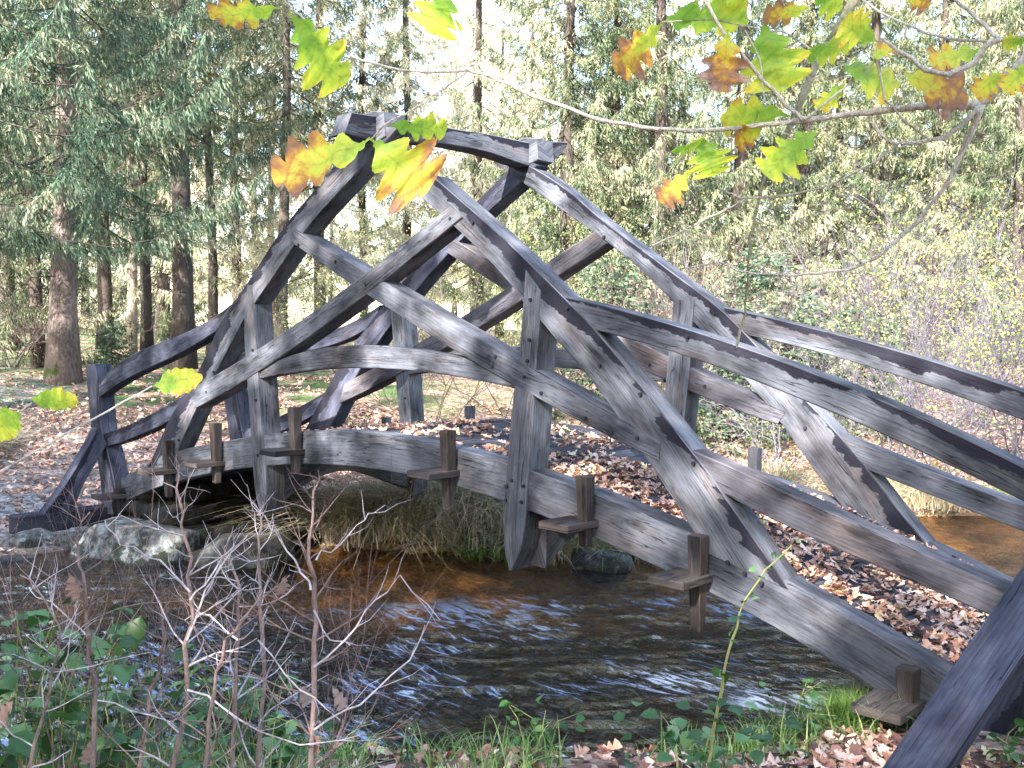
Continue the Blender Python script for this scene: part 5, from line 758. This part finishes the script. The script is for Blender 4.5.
# ------------------------------------------------------------------ foreground oak
def oak_leaf_mesh(seed, L=1.0):
    r = random.Random(seed); n = 84; V = []; UV = []; F = []; ph = r.uniform(-.2, .2); cup = r.uniform(-.35, .35); bend = r.uniform(-.25, .3)
    nl = r.choice((3.6, 4.0, 4.4))
    for i in range(n + 1):
        t = i / n; env = math.sin(PI * min(1, t ** 1.25)) ** .62 * (.42 + .75 * t) if t < .999 else .02
        if t < .07: env = .03
        row = []
        for sgn in (-1, 1):
            lob = .5 + .5 * math.cos(2 * PI * nl * (t + .012 * sgn) + ph + (.5 if sgn > 0 else 0)); lob = lob ** .5
            hw = max(.012, .50 * env * (.40 + .62 * lob) * (1 + .03 * math.sin(i * 1.9 + sgn + seed))); row.append(hw * sgn)
        xs = (row[0], row[0] * .5, 0, row[1] * .5, row[1])
        for x in xs:
            z = cup * abs(x) ** 1.3 * 1.2 + bend * (t - .5) ** 2 - bend * .25 + .035 * math.sin(t * 17 + x * 9 + seed) + .02 * math.sin(x * 30 + t * 9)
            sw = abs(x) * .14
            V.append((x * L, (t + sw * .6) * L, z * L * .8)); UV.append((x * 2, t))
        if i:
            b = i * 5
            for k in range(4): F.append((b - 5 + k, b - 4 + k, b + 1 + k, b + k))
    me = bpy.data.meshes.new('oak_leaf'); me.from_pydata(V, [], F); uv = me.uv_layers.new(name='UVMap')
    for l in me.loops: uv.data[l.index].uv = UV[l.vertex_index]
    me.materials.append(MT['oakleaf']); me.polygons.foreach_set('use_smooth', [True] * len(me.polygons)); me.update(); return me
LM = [oak_leaf_mesh(s) for s in (3, 8, 15, 21, 34)]
def put_leaf(parent, row, i, aspect=.62):
    b = Vector(row[:3]); t = Vector(row[3:6]); w = row[6]; hue = row[7]; d = t - b; L = d.length; y = d.normalized()
    view = (Vector(CAM) - b).normalized(); ang = math.acos(max(.18, min(1, w / (aspect * L)))) * (1 if i % 2 else -1)
    x = y.cross(view).normalized(); x = Matrix.Rotation(ang, 3, y) @ x; z = x.cross(y)
    o = link('oak_leaf', LM[i % 5], parent); S = Matrix.Diagonal((L * max(1.0, w / (aspect * L)), L, L)); o.matrix_world = Matrix.Translation(b) @ (Matrix((x, y, z)).transposed() @ S).to_4x4()
    o.color = (hue, 0, 0, 1); return o
oak = empty('oak_tree', (0, 0, 0), label='oak whose thin branch with yellowing lobed leaves hangs across the top right', cat='tree')
ox, oy = 7.35, -3.05; oz = float(hz([(ox, oy)])[0])
b = MB(); b.tube([(ox, oy, oz - .1, .2), (ox, oy, oz + .3, .15), (ox + .03, oy, 1.2, .12), (ox + .08, oy + .05, 2.8, .10), (ox + .1, oy + .1, 5, .07), (ox, oy + .2, 7, .03)], 14); b.build('trunk', MT['oakbark'], oak, True)
b = MB(); r0 = FG['B'][0][0]
b.tube([(ox + .03, oy, 1.25, .03), ((ox + r0[0]) / 2 + .05, (oy + r0[1]) / 2, (1.25 + r0[2]) / 2 + .1, .016), (r0[0], r0[1], r0[2], r0[3])], 8)
for j in (7, 9):
    q = FG['B'][j][0]; b.tube([(ox + .05, oy, 1.7 + .2 * (j - 7), .022), ((ox + q[0]) / 2, (oy + q[1]) / 2 + .1, 1.75, .012), (q[0], q[1], q[2], q[3])], 8)
q = FG['B'][8][0]; q2 = FG['B'][7][0]; b.tube([(q2[0], q2[1], q2[2], q2[3]), (q[0] + .03, q[1], q[2] + .05, .003), tuple(q)], 6)
q = FG['B'][17][-1]; b.tube([(q2[0], q2[1], q2[2], q2[3]), ((q[0] + q2[0]) / 2, (q[1] + q2[1]) / 2, q2[2] + .12, .003), tuple(q)], 6)
q = FG['B'][0][-1]
def organic(pts, amp, k=3, seed=0):
    """finer, slightly crooked version of a traced twig, thickened at its nodes"""
    out = []; r = random.Random(seed)
    for a, c in zip(pts[:-1], pts[1:]):
        for i in range(k):
            t = i / k; p = [a[j] * (1 - t) + c[j] * t for j in range(4)]
            if i: p = [p[j] + r.gauss(0, amp) for j in range(3)] + [p[3]]
            else: p[3] *= 1.18
            out.append(p)
    out.append(list(pts[-1])); return out
for j, p in enumerate(FG['B']):
    if j == 7: continue
    b.tube([tuple(x) for x in organic(p, .0009, 3, j)], 8)
b.build('branch', MT['oakbark'], oak, True)
b = MB(); b.tube([tuple(x) for x in organic(FG['B'][7], .0013, 3, 77)], 8); b.build('mossy_branch', MT['moss_oakbark'], oak, True)
for i, row in enumerate(FG['Lf']): put_leaf(oak, row, i)
# upper crown of the oak, above the frame
r = np.random.RandomState(5); out = []; ends = []
for k in range(9):
    a = k * .9; twig_tree(r, np.array([ox + .08, oy + .1, 3.7 + k * .34]), np.array([math.cos(a), math.sin(a), .5]), 1.9, .03, 2, 6, out, ends, kids=(6, 5))
V, F = fast_tubes(out, 5); link('limbs', npmesh('limbs', V, F, MT['oakbark']), oak)
E = np.array([e[0] for e in ends]); nl = 450; k = r.randint(0, len(E), nl); B = E[k] + r.normal(0, .12, (nl, 3)); B = B[B[:, 2] > 2.2]; nl = len(B); D = unit(r.normal(0, 1, (nl, 3)))
V, F = blades(B, D, unit(np.cross(D, r.normal(0, 1, (nl, 3)))) * .03, np.full(nl, .1)); link('crown', npmesh('crown', V, F, MT['birch_leaf']), oak)
yo = empty('oak_sapling', (0, 0, 0), label='slender sapling shoot with three yellow-green leaves at the left edge', cat='sapling')
b = MB()
for j, p in enumerate(FG['B2']): b.tube([tuple(x) for x in organic(p, .0008, 3, 90 + j)], 6)
b.build('stem', MT['oakbark'], yo, True)
LM2 = []
for s in (41, 42, 43):
    me = oak_leaf_mesh(s); 
    for v in me.vertices:
        t = v.co.y; v.co.x *= .0 if t < 0 else 1; e = math.sin(PI * min(1, max(0, t))) ** .6 * .30 * (1 + .08 * math.sin(t * 40)); v.co.x = (abs(v.co.x) > 1e-5) * math.copysign(min(abs(v.co.x) * 1.5, e) , v.co.x)
    LM2.append(me)
for i, row in enumerate(FG['L2']):
    o = put_leaf(yo, row, i, .5); o.data = LM2[i]; o.name = 'leaf'
# ------------------------------------------------------------------ bare saplings on the near bank
sap_labels = ['bare sapling with two pale forks rising left of the hanger post', 'tallest straight bare sapling with withered tip leaves under the bridge arch', 'bare reddish sapling between the two tallest saplings', 'bare sapling leaning in front of the pale boulder', 'thin bare sapling with curled leaves beneath the dark hanger', 'crooked bare sapling behind the bramble leaves', 'bare sapling at the far left edge above the bramble', 'bare sapling bending right in the tangle of twigs']
ri = np.random.RandomState(77); allsap = []
for j, st in enumerate(FG['SS']):
    root = empty('bare_sapling', (0, 0, 0), label=sap_labels[j], cat='sapling', group='bare saplings on the near bank'); out = []; ends = []
    base = st[0]; gz0 = float(hz([(base[0], base[1])])[0]); st = [[base[0] + .03, base[1] - .03, min(gz0 - .03, base[2] - .05), base[3] * 1.3]] + st
    main = organic(st, .006, 3, j)
    for i in range(6, len(main) - 1):
        for _ in range(2 if ri.rand() < .5 else 1):
            p = np.array(main[i][:3]); a = ri.rand() * 6.28; d = np.array([math.cos(a) * .9, math.sin(a) * .9, ri.uniform(.15, .9)])
            twig_tree(ri, p, d / np.linalg.norm(d), ri.uniform(.10, .30) * (1.1 - .65 * i / len(main)), max(.0013, main[i][3] * .5), 1 if ri.rand() < .6 else 0, 5, out, ends, gn=.14, kids=(3,))
    V, F = fast_tubes([main] , 7); link('stem', npmesh('stem', V, F, MT['twig_dark'], True), root)
    V, F = fast_tubes(out, 4); link('twigs', npmesh('twigs', V, F, MT['twig'] if j % 2 == 0 else MT['twig_dark'], True), root); allsap.append(root)
for j, p in enumerate(FG['TT']):
    tgt = allsap[1] if p[0][0] > FG['SS'][2][2][0] else allsap[0]; q = organic(p, .005, 3, 200 + j); out = []; ends = []
    for i in range(2, len(q) - 1, 2):
        d = np.array(q[i + 1][:3]) - np.array(q[i][:3]); d = d / np.linalg.norm(d) + ri.normal(0, .6, 3); twig_tree(ri, np.array(q[i][:3]), d, ri.uniform(.05, .14), .0011, 0, 3, out, ends)
    V, F = fast_tubes([q] + out, 5); link('twig', npmesh('twig', V, F, MT['twig'], True), tgt)
for i, p in enumerate(FG['G']['dead_leaves']):
    b0 = Vector(p); row = [*b0, *(b0 + Vector((ri.normal() * .02, ri.normal() * .02, -.055))), .026, 1.1 if i else .95]; o = put_leaf(allsap[i % 4], row, i); o.name = 'withered_leaf'; o.data = LM[i % 5].copy(); o.data.materials[0] = MT['brown_leaf']
# bramble and leafy growth
def leaflets(rows, seed, mat, name, parent):
    """rows: (pos, size) ; oval toothed leaflets"""
    r = np.random.RandomState(seed); V = []; F = []
    for p, s in rows:
        d = unit(r.normal(0, 1, (1, 3)) * [1, 1, .35])[0]; nrm = np.array([r.normal() * .35, r.normal() * .35, 1]); x = np.cross(d, nrm); x /= np.linalg.norm(x); nn = np.cross(x, d); n0 = len(V); K = 8
        for i in range(K + 1):
            t = i / K; w = math.sin(PI * min(.999, t ** .85)) ** .8 * .36 * (1 + .1 * (-1) ** i)
            for k, xx in enumerate((-w, 0, w)): V.append(np.array(p) + s * (d * t + x * xx + nn * (abs(xx) * .35 - .25 * t * t)))
        for i in range(K):
            for k in range(2): a = n0 + i * 3 + k; F.append((a, a + 1, a + 4, a + 3))
    return link(name, npmesh(name, V, F, mat, True), parent)
br_ = empty('bramble', (0, 0, 0), label='tall thin bramble shoot rising in front of the right end of the bridge', cat='bramble')
st = FG['G']['bramble_stem']; g0 = float(hz([tuple(st[0][:2])])[0]); st = [[st[0][0], st[0][1], g0 - .02, .004]] + st
V, F = fast_tubes([organic(st, .003, 3, 9)], 6); link('stem', npmesh('stem', V, F, MT['fern'], True), br_)
rows = []
for i, p in enumerate(organic(st, .002, 3, 9)):
    if i < 4: continue
    if i % 2 == 0:
        for k in range(3): rows.append((np.array(p[:3]) + rs.normal(0, .018, 3), .05 * (1 - i / 40)))
for k in range(60): rows.append((np.array(st[1][:3]) + [rs.normal(0, .15), rs.normal(0, .15), .0 + rs.rand() * .2 + .05], .055))
leaflets(rows, 12, MT['green_leaf'], 'foliage', br_)
def leafy_plant(x, y, n, sp, h, sz, seed, label, cat, name, mat='green_leaf'):
    root = empty(name, (0, 0, 0), label=label, cat=cat); r = np.random.RandomState(seed); g = float(hz([(x, y)])[0]); rows = []; st = []
    for i in range(n):
        a = r.rand() * 6.28; q = sp * (r.rand() ** .6); e = np.array([x + q * math.cos(a), y + q * math.sin(a), g + h * r.uniform(.35, 1)])
        p0 = np.array([x + r.normal(0, .04), y + r.normal(0, .04), g - .02]); m = (p0 + e) / 2 + [0, 0, h * .25]; st.append([(*p0, .003), (*m, .0022), (*e, .001)])
        for k in range(6): t = r.uniform(.35, 1); rows.append((p0 * (1 - t) ** 2 + 2 * t * (1 - t) * m + t * t * e + r.normal(0, .02, 3), sz * r.uniform(.6, 1.2)))
    V, F = fast_tubes(st, 4); link('stems', npmesh('stems', V, F, MT['fern'], True), root); leaflets(rows, seed, MT[mat], 'foliage', root)
leafy_plant(1.75, -2.75, 26, .45, .66, .085, 21, 'dense green bramble leaves in the bottom left corner', 'bramble', 'bramble')
leafy_plant(2.2, -2.35, 18, .4, .45, .065, 22, 'green bramble leaves low among the bare saplings', 'bramble', 'bramble')
leafy_plant(2.95, -1.35, 6, .2, .26, .05, 23, 'small weed with oval leaves at the bottom centre edge', 'weed', 'weed')
leafy_plant(3.65, -.45, 7, .2, .30, .05, 24, 'low leafy weed in the grass left of the right-hand prop', 'weed', 'weed')
leafy_plant(4.55, -.35, 8, .25, .22, .045, 25, 'green leaves sprouting through the leaf litter at the bottom right', 'weed', 'weed')
# fern seen through the far rails
fr = empty('fern', (0, 0, 0), label='yellow-green fern behind the far lower rail', cat='fern'); fx, fy = at(712, 11.0); fz = float(hz([(fx, fy)])[0]); VV = []; r = np.random.RandomState(9)
for k in range(11):
    a = k * .571; L = .75; t = np.linspace(.1, 1, 26); c = np.c_[fx + math.cos(a) * L * t * .7, fy + math.sin(a) * L * t * .7, fz + L * (1.1 * t - .75 * t ** 2.2)]
    sv = np.array([-math.sin(a), math.cos(a), 0])
    for sg in (-1, 1):
        D = unit(np.tile(sv * sg + [math.cos(a) * .3, math.sin(a) * .3, -.2], (26, 1))); VV.append(blades(c, D, np.tile([math.cos(a) * .012, math.sin(a) * .012, .004], (26, 1)), .17 * (1 - t * .85))[0])
V = np.concatenate(VV); link('fronds', npmesh('fronds', V, np.arange(len(V)).reshape(-1, 4), MT['fern']), fr)

def lp(u, d): return at(u, d)
leafy_plant(*lp(30, 2.55), 34, .36, 1.0, .075, 31, 'tall dark green bramble filling the lower left edge', 'bramble', 'bramble')
leafy_plant(*lp(120, 2.9), 20, .34, .72, .065, 32, 'bramble between the two leftmost bare saplings', 'bramble', 'bramble')
leafy_plant(*lp(255, 3.1), 12, .3, .45, .055, 33, 'low bramble under the tallest saplings', 'bramble', 'bramble')
leafy_plant(*lp(90, 2.3), 9, .14, .52, .06, 34, 'cluster of withered brown leaves low in the bottom left corner', 'withered weed', 'withered_weed', 'brown_leaf')
for u, d, s, lb in ((255, 3.0, .5, 'dry straw tuft among the bare saplings'), (215, 2.8, .45, 'dry straw tuft at the foot of the pale forked sapling'), (330, 3.1, .35, 'small straw tuft right of the tallest sapling')): put_tuft(0, *lp(u, d), s, lb)
bs = [(150, 2.7, 1.25), (60, 2.6, 1.2), (275, 2.9, 1.15), (20, 2.9, 1.2)]
for i, (u, d, h_) in enumerate(bs):
    r = np.random.RandomState(300 + i); out = []; ends = []; x, y = lp(u, d); g = float(hz([(x, y)])[0])
    for k in range(3):
        dd = np.array([r.normal(0, .22), r.normal(0, .22), 1.]); twig_tree(r, np.array([x + r.normal(0, .05), y + r.normal(0, .05), g]), dd / np.linalg.norm(dd), h_ * r.uniform(.7, 1), .0035, 2, 7, out, ends, gn=.12, kids=(7, 3))
    V, F = fast_tubes(out, 4); root = empty('bare_sapling', (0, 0, 0), label=['fine reddish twiggy sapling in front of the boulder', 'fine twiggy sapling rising out of the bramble', 'fine twiggy sapling in the middle of the tangle', 'fine twiggy sapling at the very left edge'][i], cat='sapling', group='bare saplings on the near bank'); link('stems', npmesh('stems', V, F, MT['twig_red'], True), root)

# ------------------------------------------------------------------ world, sun, camera
w = bpy.data.worlds.new('World'); SC.world = w; w.use_nodes = True; nt = w.node_tree
bg = nt.nodes['Background']; sky = nt.nodes.new('ShaderNodeTexSky'); sky.sky_type = 'NISHITA'; sky.sun_disc = False
SUN_EL, SUN_AZ = math.radians(33), (.25, -.97)       # direction towards the sun in plan
sky.sun_elevation = SUN_EL; sky.sun_rotation = math.atan2(SUN_AZ[0], SUN_AZ[1]); sky.air_density = 1.3; sky.dust_density = 1.6; sky.ozone_density = 1.2
nt.links.new(sky.outputs[0], bg.inputs[0]); bg.inputs[1].default_value = .15
ld = bpy.data.lights.new('sun', 'SUN'); ld.energy = 5; ld.angle = math.radians(.6); ld.color = (1, .955, .88); lo = bpy.data.objects.new('sun', ld); COL.objects.link(lo)
h = Vector((SUN_AZ[0], SUN_AZ[1], 0)).normalized() * math.cos(SUN_EL); h.z = math.sin(SUN_EL); lo.rotation_euler = h.to_track_quat('Z', 'Y').to_euler(); lo.location = (0, -30, 20)
cd = bpy.data.cameras.new('camera'); cam = bpy.data.objects.new('camera', cd); COL.objects.link(cam); SC.camera = cam
yaw, pit, roll = .766973, -.0445188, .0103916
Fv = Vector((-math.sin(yaw) * math.cos(pit), math.cos(yaw) * math.cos(pit), math.sin(pit))); R = Fv.cross(Vector((0, 0, 1))).normalized(); U = R.cross(Fv)
R2 = R * math.cos(roll) + U * math.sin(roll); U2 = U * math.cos(roll) - R * math.sin(roll)
cam.matrix_world = Matrix.Translation(Vector(CAM)) @ Matrix((R2, U2, -Fv)).transposed().to_4x4()
cd.sensor_width = 36; cd.lens = 963.81 / 1024 * 36; cd.clip_start = .05; cd.clip_end = 500
vs = SC.view_settings; vs.view_transform = 'Standard'; vs.look = 'None'; vs.gamma = 1; vs.use_curve_mapping = False; vs.exposure = 2.95
SC.cycles.max_bounces = 6; SC.cycles.diffuse_bounces = 1; SC.cycles.glossy_bounces = 3; SC.cycles.transparent_max_bounces = 8; SC.cycles.transmission_bounces = 4
SC.cycles.use_denoising = True
# remove prototypes that were never placed
for k, o in PROT.items():
    if k not in USED and 'label' not in o:
        for c in KIDS.get(o.name, []): bpy.data.objects.remove(c)
        bpy.data.objects.remove(o)
